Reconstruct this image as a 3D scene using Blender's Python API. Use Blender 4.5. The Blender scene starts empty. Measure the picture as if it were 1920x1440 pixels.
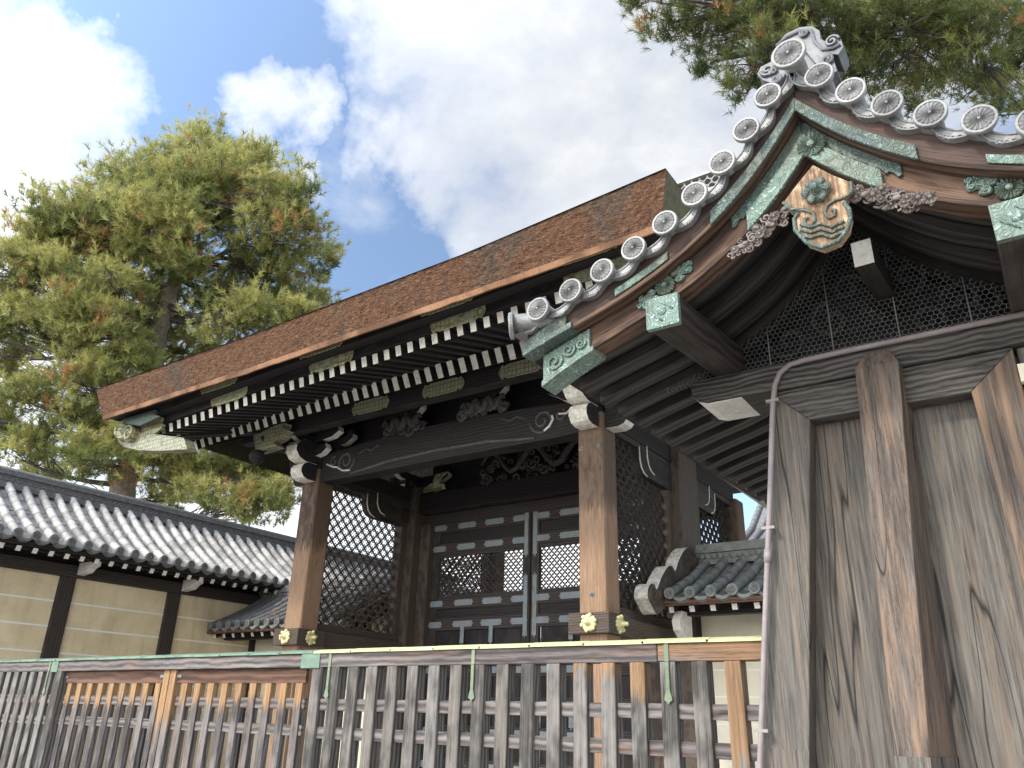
import bpy, math, random
import numpy as np
from mathutils import Vector, Matrix
R = math.radians
rnd = random.Random(7)
sc = bpy.context.scene
col = sc.collection
# ------------------------------------------------------------------ camera
PITCH, ROLL, YAW, FPX = R(22.9), R(1.54), R(34.6), 1480.0
CAM = Vector((0, 0, 1.5))
fwd = Vector((-math.sin(YAW)*math.cos(PITCH), math.cos(YAW)*math.cos(PITCH), math.sin(PITCH)))
r0 = Vector((math.cos(YAW), math.sin(YAW), 0)); u0 = r0.cross(fwd)
rt = r0*math.cos(ROLL)+u0*math.sin(ROLL); up = -r0*math.sin(ROLL)+u0*math.cos(ROLL)
cd = bpy.data.cameras.new('camera'); cam = bpy.data.objects.new('camera', cd); col.objects.link(cam)
M = Matrix((rt, up, -fwd)).transposed().to_4x4(); M.translation = CAM
cam.matrix_world = M
cd.lens = FPX/1920*36; cd.sensor_width = 36; cd.clip_start = .05; cd.clip_end = 3000
sc.camera = cam
def ray(x, y): return fwd*FPX + rt*(x-960) - up*(y-720)
def at(x, y, Y=None, X=None, D=None):
    """point of the place seen at photo pixel (x, y) on the wall plane Y=..., X=... or at distance D"""
    r = ray(x, y)
    if Y is not None: t = (Y-CAM.y)/r.y
    elif X is not None: t = (X-CAM.x)/r.x
    else: t = D/FPX
    return CAM + r*t
# ------------------------------------------------------------------ sun, sky, exposure
SUN_EL, SUN_AZ = R(39), R(-158)       # azimuth of the sun measured from +Y clockwise
sd = Vector((math.sin(SUN_AZ)*math.cos(SUN_EL), math.cos(SUN_AZ)*math.cos(SUN_EL), math.sin(SUN_EL)))
sl = bpy.data.lights.new('sun', 'SUN'); sl.energy = 2.7; sl.angle = R(6); sl.color = (1, .93, .82)
so = bpy.data.objects.new('sun', sl); col.objects.link(so); so.rotation_euler = sd.to_track_quat('Z', 'Y').to_euler()
so.location = (0, 0, 40)
w = bpy.data.worlds.new('World'); sc.world = w; w.use_nodes = True
nt = w.node_tree; nt.nodes.clear()
class NT:
    def __init__(s, tree): s.t = tree
    def n(s, typ, **kw):
        nd = s.t.nodes.new(typ)
        for k, v in kw.items():
            if k.startswith('i_'):
                key = k[2:]; key = int(key) if key.isdigit() else key.replace('_', ' ')
                nd.inputs[key].default_value = v
            else: setattr(nd, k, v)
        return nd
    def l(s, a, b): s.t.links.new(a, b)
    def math(s, op, a, b=None, c=None, clamp=False):
        nd = s.t.nodes.new('ShaderNodeMath'); nd.operation = op; nd.use_clamp = clamp
        for i, v in enumerate((a, b, c)):
            if v is None: continue
            if isinstance(v, (int, float)): nd.inputs[i].default_value = v
            else: s.t.links.new(v, nd.inputs[i])
        return nd.outputs[0]
    def mix(s, f, a, b, blend='MIX'):
        nd = s.t.nodes.new('ShaderNodeMix'); nd.data_type = 'RGBA'; nd.blend_type = blend
        for i, v in ((0, f), (6, a), (7, b)):
            if isinstance(v, (int, float)): nd.inputs[i].default_value = v
            elif isinstance(v, tuple): nd.inputs[i].default_value = (*v[:3], 1)
            else: s.t.links.new(v, nd.inputs[i])
        return nd.outputs[2]
    def ramp(s, f, stops):
        nd = s.t.nodes.new('ShaderNodeValToRGB'); e = nd.color_ramp.elements
        while len(e) < len(stops): e.new(.5)
        for q, (p, c) in zip(e, stops):
            q.position = p; q.color = (c, c, c, 1) if isinstance(c, (int, float)) else (*c[:3], 1)
        s.t.links.new(f, nd.inputs[0]); return nd.outputs[0]
    def vec(s, v, scale, add=(0, 0, 0)):
        nd = s.t.nodes.new('ShaderNodeMapping'); nd.inputs['Scale'].default_value = scale; nd.inputs['Location'].default_value = add
        s.t.links.new(v, nd.inputs[0]); return nd.outputs[0]
    def noise(s, v, scale=1, detail=4, rough=.55, dist=0):
        nd = s.t.nodes.new('ShaderNodeTexNoise'); nd.inputs['Scale'].default_value = scale; nd.inputs['Detail'].default_value = detail
        nd.inputs['Roughness'].default_value = rough; nd.inputs['Distortion'].default_value = dist
        s.t.links.new(v, nd.inputs['Vector']); return nd.outputs[0]
k = NT(nt)
sky = k.n('ShaderNodeTexSky', sky_type='NISHITA', sun_disc=False, sun_elevation=SUN_EL, sun_rotation=SUN_AZ, altitude=50)
sky.air_density = 1.3; sky.dust_density = 1.0; sky.ozone_density = 2.0
bg = k.n('ShaderNodeBackground'); bg.inputs[1].default_value = .12
tc = k.n('ShaderNodeTexCoord'); dirv = tc.outputs['Generated']
nz = k.noise(k.vec(dirv, (1, 1, 1.5)), 3.2, 9, .58, .35)
nz2 = k.noise(k.vec(dirv, (1.2, 1, 1.8), (3, 1, 2)), 9, 7, .6, .2)
wn = k.n('ShaderNodeTexNoise'); wn.inputs['Scale'].default_value = 3.5; wn.inputs['Detail'].default_value = 6; wn.inputs['Roughness'].default_value = .62; k.l(dirv, wn.inputs['Vector'])
w1 = k.n('ShaderNodeVectorMath', operation='SUBTRACT'); k.l(wn.outputs['Color'], w1.inputs[0]); w1.inputs[1].default_value = (.5, .5, .5)
w2 = k.n('ShaderNodeVectorMath', operation='SCALE'); k.l(w1.outputs[0], w2.inputs[0]); w2.inputs['Scale'].default_value = .42
w3 = k.n('ShaderNodeVectorMath', operation='ADD'); k.l(dirv, w3.inputs[0]); k.l(w2.outputs[0], w3.inputs[1])
w4 = k.n('ShaderNodeVectorMath', operation='NORMALIZE'); k.l(w3.outputs[0], w4.inputs[0]); dwarp = w4.outputs[0]
mask = None
for (px, py, deg, amp) in ((-60, 330, 11, 1.0), (-40, 120, 6, .8), (40, 560, 7, .9), (1080, 110, 15, 1.0), (920, 330, 6, .6), (1450, 250, 18, .9), (560, 225, 4.0, .55), (1000, -350, 16, .8), (-150, 900, 20, .7), (520, 960, 12, 1.), (900, 1120, 20, 1.), (None, 0, 75, 1.)):
    d = ray(px, py).normalized() if px is not None else Vector((.2, -.85, .45)).normalized()  # last entry: unseen cloud bank behind the camera, added for fill light
    dp = k.n('ShaderNodeVectorMath', operation='DOT_PRODUCT'); k.l(dwarp, dp.inputs[0]); dp.inputs[1].default_value = d
    c = math.cos(R(deg))
    v = k.math('MULTIPLY', k.math('DIVIDE', k.math('SUBTRACT', dp.outputs['Value'], c), 1-c, clamp=True), amp)
    v = k.math('POWER', v, .75)
    mask = v if mask is None else k.math('MAXIMUM', mask, v)
nn = k.math('ADD', k.math('MULTIPLY', nz, .75), k.math('MULTIPLY', nz2, .25))
cov = k.math('ADD', k.math('MULTIPLY', mask, .85), k.math('MULTIPLY', k.math('SUBTRACT', nn, .53), 1.75))
cov = k.ramp(cov, [(.04, 0.0), (.42, .62), (.85, 1.0)])
ccol = k.ramp(nn, [(.36, (5.7, 5.85, 6.1)), (.5, (6.3, 6.4, 6.5)), (.62, (7.1, 7.1, 7.1))])
skyc = k.mix(1.0, sky.outputs[0], (1.22, 1.27, 1.36), 'MULTIPLY'); skyc = k.mix(.18, skyc, (3.3, 4.3, 6.2))
sdn = k.n('ShaderNodeVectorMath', operation='DOT_PRODUCT'); k.l(dirv, sdn.inputs[0]); sdn.inputs[1].default_value = sd
glow = k.math('ADD', k.math('MULTIPLY', k.math('POWER', k.math('MAXIMUM', sdn.outputs['Value'], 0.), 1.6), 2.6), 1.)  # sky brightened towards the sun to add fill on the facades
sep = k.n('ShaderNodeSeparateXYZ'); k.l(dirv, sep.inputs[0])
hor = k.math('ADD', k.math('MULTIPLY', k.math('POWER', k.math('SUBTRACT', 1., k.math('ABSOLUTE', sep.outputs[2]), clamp=True), 5.), 1.6), 1.)
gl = k.n('ShaderNodeVectorMath', operation='SCALE'); k.l(k.mix(cov, skyc, ccol), gl.inputs[0]); k.l(k.math('MULTIPLY', glow, hor), gl.inputs['Scale'])
k.l(gl.outputs[0], bg.inputs[0])
out = k.n('ShaderNodeOutputWorld'); k.l(bg.outputs[0], out.inputs[0])
sc.view_settings.view_transform = 'Standard'; sc.view_settings.look = 'None'; sc.view_settings.gamma = 1
sc.view_settings.exposure = 0.3
sc.render.engine = 'CYCLES'
# ------------------------------------------------------------------ mesh builder
class MB:
    """collects shapes; g = grain coordinates (x runs along the grain), w = wear coordinate"""
    def __init__(s): s.v, s.f, s.g, s.w, s.m, s.sm = [], [], [], [], [], []
    def add(s, vs, fs, gs=None, ws=None, m=0, smooth=False):
        o = len(s.v); s.v += [tuple(v) for v in vs]
        if gs is None:
            r = (rnd.random()*30, rnd.random()*30, rnd.random()*30)
            gs = [(v[0]+r[0], v[1]+r[1], v[2]+r[2]) for v in vs]
        s.g += gs; s.w += ws if ws is not None else [-9.]*len(vs)
        s.f += [tuple(i+o for i in f) for f in fs]
        s.m += (m if isinstance(m, list) else [m]*len(fs)); s.sm += [smooth]*len(fs)
    def beam(s, a, b, w, h, upv=(0, 0, 1), m=0, cap=None, t=1.0, wear=None, cap2=None):
        a = Vector(a); b = Vector(b); d = b-a; L = d.length; d = d.normalized()
        sd_ = d.cross(Vector(upv)); sd_ = sd_.normalized() if sd_.length > 1e-6 else Vector((1, 0, 0)); u = sd_.cross(d)
        vs, gs = [], []; r = (rnd.random()*30, rnd.random()*30, rnd.random()*30)
        for (p, x, q) in ((a, 0, 1.), (b, L, t)):
            for (i, j) in ((-.5, -.5), (.5, -.5), (.5, .5), (-.5, .5)):
                vs.append(p+sd_*(i*w*q)+u*(j*h*q)); gs.append((x+r[0], i*w+r[1], j*h+r[2]))
        ms = [m if cap is None else cap, m if cap2 is None else cap2, m, m, m, m]
        ws = None if wear is None else [wear[0]]*4+[wear[1]]*4
        s.add(vs, [(3, 2, 1, 0), (4, 5, 6, 7), (0, 1, 5, 4), (1, 2, 6, 5), (2, 3, 7, 6), (3, 0, 4, 7)], gs, ws, ms)
    def box(s, p, q, ax='x', m=0, wear=None):
        p = Vector(p); q = Vector(q); c = (p+q)/2
        if ax == 'x': s.beam((p.x, c.y, c.z), (q.x, c.y, c.z), abs(q.y-p.y), abs(q.z-p.z), m=m, wear=wear)
        elif ax == 'y': s.beam((c.x, p.y, c.z), (c.x, q.y, c.z), abs(q.x-p.x), abs(q.z-p.z), m=m, wear=wear)
        else: s.beam((c.x, c.y, p.z), (c.x, c.y, q.z), abs(q.x-p.x), abs(q.y-p.y), upv=(0, 1, 0), m=m, wear=wear)
    def prism(s, poly, d, m=0, side=None, axis=0, ws=None):
        """poly: list of 3D points in a plane, extruded by vector d; axis = grain axis"""
        n = len(poly); d = Vector(d); P = [Vector(p) for p in poly]
        nrm = Vector((0, 0, 0))
        for i in range(n): nrm += P[i].cross(P[(i+1) % n])
        if nrm.dot(d) > 0: P.reverse(); ws = ws[::-1] if ws else None
        vs = P+[p+d for p in P]
        r = (rnd.random()*30, rnd.random()*30, rnd.random()*30)
        o = (axis, (axis+1) % 3, (axis+2) % 3)
        gs = [(v[o[0]]+r[0], v[o[1]]+r[1], v[o[2]]+r[2]) for v in vs]
        fs = [tuple(range(n)), tuple(range(2*n-1, n-1, -1))]+[(i+n, (i+1) % n+n, (i+1) % n, i) for i in range(n)]
        sm_ = m if side is None else side
        s.add(vs, fs, gs, ws+ws if ws else None, [m, m]+[sm_]*n)
    def strip(s, A, B, d, m=0, axis=0, ws=None):
        """band between polylines A and B (same count) with thickness d"""
        n = len(A); d = Vector(d); A = [Vector(a) for a in A]; B = [Vector(b) for b in B]
        vs = A+B+[a+d for a in A]+[b+d for b in B]
        r = (rnd.random()*30, rnd.random()*30, rnd.random()*30); gs = []
        L = [0.]
        for i in range(1, n): L.append(L[-1]+(A[i]-A[i-1]).length)
        for q in range(4):
            for i in range(n):
                gs.append((L[i]+r[0], (0 if q in (0, 2) else (A[i]-B[i]).length)+r[1], (0 if q < 2 else d.length)+r[2]))
        fs = []
        for i in range(n-1):
            j = i+1
            fs += [(i, j, n+j, n+i), (3*n+i, 3*n+j, 2*n+j, 2*n+i), (2*n+i, 2*n+j, j, i), (n+i, n+j, 3*n+j, 3*n+i)]
        fs += [(0, n, 3*n, 2*n), (n-1, 3*n-1, 4*n-1, 2*n-1)]
        s.add(vs, fs, gs, ws*4 if ws else None, m)
    def tube(s, pts, r, n=8, m=0, caps=True, smooth=True, squash=None):
        P = [Vector(p) for p in pts]; rr = r if isinstance(r, (list, tuple)) else [r]*len(P)
        vs, gs = [], []; L = 0; pu = None; off = rnd.random()*30
        for i, p in enumerate(P):
            d = (P[min(i+1, len(P)-1)]-P[max(i-1, 0)])
            if d.length < 1e-9: d = Vector((0, 0, 1))
            d.normalize()
            if pu is None: pu = Vector((0, 0, 1)) if abs(d.z) < .9 else Vector((0, 1, 0))
            x = d.cross(pu).normalized(); pu = x.cross(d)
            if i: L += (p-P[i-1]).length
            for j in range(n):
                a = 2*math.pi*j/n; vs.append(p+(x*math.cos(a)+pu*math.sin(a))*rr[i]); gs.append((L+off, math.cos(a)*rr[i]+off, math.sin(a)*rr[i]))
        fs = []
        for i in range(len(P)-1):
            for j in range(n):
                j2 = (j+1) % n; fs.append((i*n+j, i*n+j2, (i+1)*n+j2, (i+1)*n+j))
        o = len(fs)
        s.add(vs, fs, gs, None, m, smooth)
        if caps:
            k0 = len(s.v)-len(vs)
            s.f += [tuple(k0+j for j in range(n-1, -1, -1)), tuple(k0+(len(P)-1)*n+j for j in range(n))]; s.m += [m, m]; s.sm += [False, False]
    def lathe(s, c, ax, prof, n=20, m=0, smooth=True):
        """prof: (distance along ax, radius)"""
        c = Vector(c); ax = Vector(ax).normalized(); x = ax.orthogonal().normalized(); y = ax.cross(x); vs = []
        for (t, r) in prof:
            for j in range(n):
                a = 2*math.pi*j/n; vs.append(c+ax*t+(x*math.cos(a)+y*math.sin(a))*r)
        fs = [(i*n+j, i*n+(j+1) % n, (i+1)*n+(j+1) % n, (i+1)*n+j) for i in range(len(prof)-1) for j in range(n)]
        fs.append(tuple((len(prof)-1)*n+j for j in range(n)))
        s.add(vs, fs, None, None, m, smooth)
    def blob(s, c, r, m=0, n=8, jit=.0):
        c = Vector(c); r = (r, r, r) if isinstance(r, (int, float)) else r; vs = []; h = n//2+1
        for i in range(h):
            th = math.pi*i/(h-1)
            for j in range(n):
                a = 2*math.pi*j/n; q = 1+rnd.uniform(-jit, jit)
                vs.append(c+Vector((math.sin(th)*math.cos(a)*r[0], math.sin(th)*math.sin(a)*r[1], math.cos(th)*r[2]))*q)
        fs = [(i*n+j, (i+1)*n+j, (i+1)*n+(j+1) % n, i*n+(j+1) % n) for i in range(h-1) for j in range(n)]
        s.add(vs, fs, None, None, m, True)
    def build(s, name, mats, parent=None, bevel=0):
        me = bpy.data.meshes.new(name); me.from_pydata(s.v, [], s.f)
        for mm in (mats if isinstance(mats, (list, tuple)) else [mats]): me.materials.append(mm)
        me.polygons.foreach_set('material_index', s.m); me.polygons.foreach_set('use_smooth', s.sm)
        a = me.attributes.new('g', 'FLOAT_VECTOR', 'POINT'); a.data.foreach_set('vector', np.array(s.g, np.float32).ravel())
        b = me.attributes.new('wear', 'FLOAT', 'POINT'); b.data.foreach_set('value', np.array(s.w, np.float32))
        me.update()
        o = bpy.data.objects.new(name, me); col.objects.link(o)
        if parent: o.parent = parent
        if bevel:
            bm = o.modifiers.new('bevel', 'BEVEL'); bm.width = bevel; bm.segments = 2; bm.limit_method = 'ANGLE'; bm.angle_limit = R(50)
        return o
def thing(name, label, cat, group=None, loc=(0, 0, 0)):
    o = bpy.data.objects.new(name, None); col.objects.link(o); o['label'] = label; o['category'] = cat
    o.empty_display_size = .3
    if group: o['group'] = group
    return o
def struct(o, kind='structure'): o['kind'] = kind; return o
def lab(o, t): o['label'] = t; return o
def spiral(c, r0_, r1_, turns, a0, ax1=(1, 0, 0), ax2=(0, 0, 1), n=16, sgn=1):
    c = Vector(c); a1 = Vector(ax1); a2 = Vector(ax2)
    return [c+(a1*math.cos(a0+sgn*turns*2*math.pi*i/n)+a2*math.sin(a0+sgn*turns*2*math.pi*i/n))*(r0_+(r1_-r0_)*i/n) for i in range(n+1)]
def copyobj(o, parent, loc=None):
    c = o.copy(); col.objects.link(c); c.parent = parent
    if loc is not None: c.location = loc
    return c
# ------------------------------------------------------------------ materials
def mat(name):
    m = bpy.data.materials.new(name); m.use_nodes = True; t = m.node_tree; t.nodes.clear(); q = NT(t)
    b = q.n('ShaderNodeBsdfPrincipled'); o = q.n('ShaderNodeOutputMaterial'); q.l(b.outputs[0], o.inputs[0]); return m, q, b
def bump(q, b, h, strength=.4, dist=.01):
    nd = q.n('ShaderNodeBump'); nd.inputs['Strength'].default_value = strength; nd.inputs['Distance'].default_value = dist
    q.l(h, nd.inputs['Height']); q.l(nd.outputs[0], b.inputs['Normal'])
def wood(name, dark, light, warm=None, warmamt=0., wearcol=None, fine=1., wave=0., crack=.5, rough=.75, patch=None, bs=.5, ws=9, big=0):
    m, q, b = mat(name)
    g = q.n('ShaderNodeAttribute', attribute_name='g').outputs['Vector']
    n1 = q.noise(q.vec(g, (3.2*fine, 80*fine, 80*fine)), 1, 6, .65, .1)
    n2 = q.noise(q.vec(g, (.8, 26, 26) if big else (.7, 9, 9)), 1, 5, .65, .25 if big else .6)
    n3 = q.noise(q.vec(g, (.5, 1.4, 1.4)), 1, 3, .55, .6)
    f = q.math('ADD', q.math('MULTIPLY', n1, .72), q.math('MULTIPLY', n2, .28))
    if wave:
        wv = q.n('ShaderNodeTexWave', wave_type='BANDS', bands_direction='Z'); q.l(q.vec(g, (.55, 1.0, 1.0)), wv.inputs['Vector'])
        wv.inputs['Scale'].default_value = wave; wv.inputs['Distortion'].default_value = 5; wv.inputs['Detail'].default_value = 2.5
        wv.inputs['Detail Scale'].default_value = .9; wv.inputs['Detail Roughness'].default_value = .55
        f = q.math('ADD', q.math('MULTIPLY', f, .72), q.math('MULTIPLY', wv.outputs['Fac'], .26))
    c = q.ramp(f, [(.36, dark), (.62, light)] if big else [(.32, dark), (.66, light)])
    if patch: c = q.mix(q.ramp(n3, [(.42, 0.), (.62, 1.)]), c, patch, 'MULTIPLY')
    n4 = q.noise(q.vec(g, (.9, ws, ws), (5, 5, 5)), 1, 5, .7, .2)
    if warm: c = q.mix(q.math('MULTIPLY', q.ramp(n4, [(.5, 0.), (.66, 1.)]), warmamt), c, warm)
    if wearcol:
        wr = q.n('ShaderNodeAttribute', attribute_name='wear').outputs['Fac']
        nw = q.noise(q.vec(g, (1.8, 34, 34), (9, 2, 4)), 1, 5, .7)
        mk = q.math('ADD', wr, q.math('MULTIPLY', q.math('SUBTRACT', nw, .5), 1.1))
        wc = q.mix(q.ramp(n1, [(.35, 0.), (.7, 1.)]), tuple(x*.5 for x in wearcol), wearcol)
        c = q.mix(q.ramp(mk, [(.0, 0.), (.16, 1.)]), c, wc)
    cr = q.noise(q.vec(g, (.55, 26, 26), (2, 7, 1)), 1, 6, .7, .15)
    crk = q.ramp(q.math('ABSOLUTE', q.math('SUBTRACT', cr, .5)), [(.0, 1-crack), (.012, 1.)])
    c = q.mix(1., c, crk, 'MULTIPLY')
    if big:
        bc = q.noise(q.vec(g, (.16, 3.2, 3.2), (4, 1, 8)), 1, 3, .5, .0)
        bk = q.ramp(q.math('ABSOLUTE', q.math('SUBTRACT', bc, .5)), [(.0, .1), (.0018, .35), (.0034, 1.)])
        c = q.mix(1., c, bk, 'MULTIPLY'); crk = q.math('MULTIPLY', bk, crk)
    q.l(c, b.inputs['Base Color']); b.inputs['Roughness'].default_value = rough; b.inputs['Specular IOR Level'].default_value = .3
    bump(q, b, q.math('ADD', f, q.math('MULTIPLY', crk, .5)), bs, .006)
    return m
def plain(name, c1, c2, scale=6, rough=.6, bs=.2, metal=0., detail=5, spec=.5, obj=True, fine=None):
    m, q, b = mat(name); rn_ = q.n('ShaderNodeObjectInfo').outputs['Random']; va = q.n('ShaderNodeVectorMath', operation='ADD'); q.l(q.n('ShaderNodeTexCoord').outputs['Object'], va.inputs[0])
    q.l(q.math('MULTIPLY', rn_, 23.), va.inputs[1]); tcn = va.outputs[0]
    n = q.noise(q.vec(tcn, (1, 1, 1)), scale, detail, .65, .3); n = q.math('ADD', n, q.math('MULTIPLY', q.math('SUBTRACT', rn_, .5), .16))
    if fine:
        n = q.math('ADD', q.math('MULTIPLY', n, .6), q.math('MULTIPLY', q.noise(tcn, fine, 4, .6), .4))
    q.l(q.ramp(n, [(.34, c1), (.66, c2)]), b.inputs['Base Color']); b.inputs['Roughness'].default_value = rough
    b.inputs['Metallic'].default_value = metal; b.inputs['Specular IOR Level'].default_value = spec
    bump(q, b, n, bs, .01); return m
def copper(name, lo, hi, stain, scale=9., rough=.55, line=.6, metal=0.0, hexa=False):
    """embossed sheet: raised scroll lines lighter, hollows darker by real patina, stain patches"""
    m, q, b = mat(name); tcn = q.n('ShaderNodeTexCoord').outputs['Object']
    if hexa:
        v = q.n('ShaderNodeTexVoronoi', feature='DISTANCE_TO_EDGE'); v.inputs['Scale'].default_value = scale; v.inputs['Randomness'].default_value = .2
        q.l(tcn, v.inputs['Vector']); ln = q.ramp(v.outputs['Distance'], [(.06, 1.), (.16, 0.)])
    else:
        n = q.noise(tcn, scale, 1.0, .4, 1.2)
        s_ = q.math('ABSOLUTE', q.math('SUBTRACT', q.math('FRACT', q.math('MULTIPLY', n, 7.)), .5))
        ln = q.ramp(s_, [(.0, 0.), (.30, .25), (.44, 1.)])
    st = q.noise(tcn, 5, 5, .65, .4)
    c = q.mix(q.math('MULTIPLY', ln, line), lo, hi)
    c = q.mix(q.ramp(st, [(.46, 0.), (.62, .85)]), c, stain)
    ru = q.noise(q.vec(tcn, (45, 45, 5)), 1, 4, .6, .2); c = q.mix(q.ramp(ru, [(.52, 0.), (.68, .6)]), c, tuple(x*.45 for x in stain))
    q.l(c, b.inputs['Base Color']); b.inputs['Roughness'].default_value = rough; b.inputs['Metallic'].default_value = metal
    bump(q, b, q.math('ADD', ln, q.math('MULTIPLY', st, .3)), .7, .006); return m
W_gray = wood('weathered_gray_wood', (.05, .046, .042), (.215, .198, .183), wearcol=(.33, .2, .11), wave=9, patch=(.8, .77, .74), crack=.55)
W_rail = wood('weathered_rail_wood', (.06, .053, .05), (.225, .202, .192), warm=(.36, .17, .08), warmamt=.25, wave=7, wearcol=(.33, .19, .11), patch=(.68, .64, .64), crack=.5)
W_leaf = wood('dark_weathered_wood', (.05, .044, .042), (.2, .175, .165), wearcol=(.40, .235, .115), wave=8, patch=(.8, .75, .7), crack=.5)
W_red = wood('red_brown_wood', (.05, .025, .016), (.16, .085, .055), wave=5, crack=.4)
W_col = wood('column_wood', (.055, .036, .025), (.16, .105, .07), wave=8, wearcol=(.36, .225, .14), crack=.45, bs=.35)  # second tone blends weathering with painted sunlight
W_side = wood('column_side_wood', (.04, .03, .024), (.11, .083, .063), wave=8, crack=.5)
W_dark = wood('aged_dark_wood', (.02, .016, .014), (.065, .05, .043), wave=6, crack=.5)
W_black = wood('sooty_wood', (.01, .0085, .009), (.032, .027, .027), wave=5, crack=.4)  # even near-black tone for soffits, eaves and inner timbers
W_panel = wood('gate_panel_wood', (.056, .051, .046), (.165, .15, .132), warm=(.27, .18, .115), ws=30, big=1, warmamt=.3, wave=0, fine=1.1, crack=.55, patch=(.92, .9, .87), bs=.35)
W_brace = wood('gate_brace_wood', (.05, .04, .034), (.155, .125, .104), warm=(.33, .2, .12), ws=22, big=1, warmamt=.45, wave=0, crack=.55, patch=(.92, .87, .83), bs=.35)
W_header = wood('gate_header_wood', (.028, .025, .023), (.13, .118, .106), wave=13, crack=.5, fine=.8, bs=.9)
W_board = wood('bargeboard_wood', (.032, .02, .014), (.145, .085, .057), warm=(.3, .18, .115), warmamt=.5, wave=8, crack=.55, bs=.6)
W_shing = wood('upper_bargeboard_wood', (.036, .023, .019), (.105, .067, .054), wave=3, crack=.5)
W_rafter = wood('rafter_wood', (.02, .0175, .017), (.066, .056, .052), wave=5, crack=.4)
W_tan = wood('striped_pendant_wood', (.15, .085, .045), (.56, .41, .26), wave=34, crack=.5)
W_carve = plain('carved_gray_wood', (.11, .09, .08), (.27, .23, .20), 22, .85, .5)
W_dcarve = plain('carved_dark_wood', (.025, .021, .021), (.085, .074, .072), 14, .8, .8)
White = plain('white_painted_wood', (.5, .47, .42), (.78, .75, .69), 9, .8, .3, fine=60)
White2 = plain('white_rafter_ends', (.42, .39, .33), (.8, .77, .7), 9, .8, .2, fine=60)
Mottle = plain('flaking_white_paint', (.3, .26, .2), (.92, .89, .82), 11, .85, .8, fine=90)
Pat = copper('green_patina_copper', (.042, .068, .059), (.165, .23, .2), (.085, .095, .07), 19, line=.8)
Pat2 = copper('bright_patina_copper', (.10, .155, .13), (.33, .46, .385), (.13, .15, .11), 20, line=.8)
PatD = copper('dark_patina_copper', (.075, .14, .12), (.2, .32, .27), (.12, .14, .11), 16, line=.7)
Flat = plain('fence_cap_copper', (.085, .14, .10), (.17, .25, .17), 7, .6, .15)
CapC = plain('lichen_copper_cap', (.36, .4, .17), (.62, .63, .34), 3.5, .65, .2, fine=40)
Strap = plain('pale_green_strap', (.10, .135, .08), (.17, .215, .13), 9, .6, .2)
Brass = plain('yellowed_brass', (.42, .38, .17), (.74, .68, .36), 20, .45, .4)
Hexg = copper('hexagon_engraved_brass', (.46, .42, .22), (.12, .105, .06), (.36, .39, .26), 11, line=.95, hexa=True)
HexD = copper('dim_engraved_brass', (.33, .31, .19), (.1, .095, .06), (.24, .25, .17), 12, line=.95, hexa=True)
Silver = copper('blue_gray_fittings', (.27, .32, .35), (.10, .115, .13), (.25, .24, .2), 30, line=.6)
def tile_mat(name, c1, c2, rough=.5, spec=.35):
    m, q, b = mat(name); tcn = q.n('ShaderNodeTexCoord').outputs['Object']; wr = q.n('ShaderNodeAttribute', attribute_name='wear').outputs['Fac']
    n = q.math('ADD', q.math('MULTIPLY', q.noise(tcn, 4, 5, .65, .3), .7), q.math('MULTIPLY', q.noise(tcn, 50, 3, .6), .3))
    n = q.math('ADD', n, q.math('MULTIPLY', q.math('SUBTRACT', q.math('MAXIMUM', wr, 0.), .5), .22))
    c = q.ramp(n, [(.36, c1), (.6, c2)]); c = q.mix(q.ramp(wr, [(.93, 0.), (.94, .7)]), c, tuple(x*.55 for x in c1))
    q.l(c, b.inputs['Base Color']); b.inputs['Roughness'].default_value = rough; b.inputs['Specular IOR Level'].default_value = spec
    bump(q, b, n, .25, .01); return m
Tile = tile_mat('silver_gray_tile', (.24, .235, .225), (.52, .51, .495))
TileD = plain('dark_gray_tile', (.085, .086, .088), (.215, .213, .21), 8, .55, .3, fine=60, spec=.3)
TileW = plain('pale_glazed_tile', (.11, .11, .108), (.32, .318, .31), 9, .45, .25, fine=70, spec=.55)
TileG = plain('greenish_old_tile', (.085, .09, .083), (.24, .245, .225), 7, .65, .35, fine=60, spec=.25)
OniG = plain('ornament_gray_clay', (.06, .063, .07), (.17, .175, .185), 9, .45, .3)
Plaster = plain('ochre_plaster', (.55, .44, .27), (.72, .6, .4), 1.1, .9, .12, fine=80)
def plaster_mat(name, c1, c2, stain):
    m, q, b = mat(name); tcn = q.n('ShaderNodeTexCoord').outputs['Object']
    n = q.noise(tcn, 1.3, 6, .65, .4); st = q.noise(q.vec(tcn, (3.2, 3.2, .35)), 1, 6, .65, .2); fn = q.noise(tcn, 70, 3, .6)
    c = q.ramp(n, [(.35, c1), (.65, c2)]); c = q.mix(q.ramp(st, [(.5, 0.), (.72, .55)]), c, stain)
    q.l(c, b.inputs['Base Color']); b.inputs['Roughness'].default_value = .92; bump(q, b, q.math('ADD', n, q.math('MULTIPLY', fn, .4)), .15, .01); return m
Plaster = plaster_mat('stained_ochre_plaster', (.56, .45, .28), (.70, .585, .39), (.40, .33, .22))
Cream = plain('cream_plaster', (.66, .61, .47), (.74, .69, .55), 2, .9, .1)
WLine = plain('white_plaster_line', (.72, .7, .64), (.8, .78, .72), 5, .9, .05)
Pipe = plain('pinkish_gray_pipe', (.2, .17, .165), (.27, .23, .225), 12, .5, .05)
Wire = plain('wire_netting', (.2, .21, .2), (.32, .33, .32), 20, .5, 0)
Plate = plain('bluish_iron_plate', (.1, .12, .14), (.2, .23, .26), 18, .5, .2)
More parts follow.
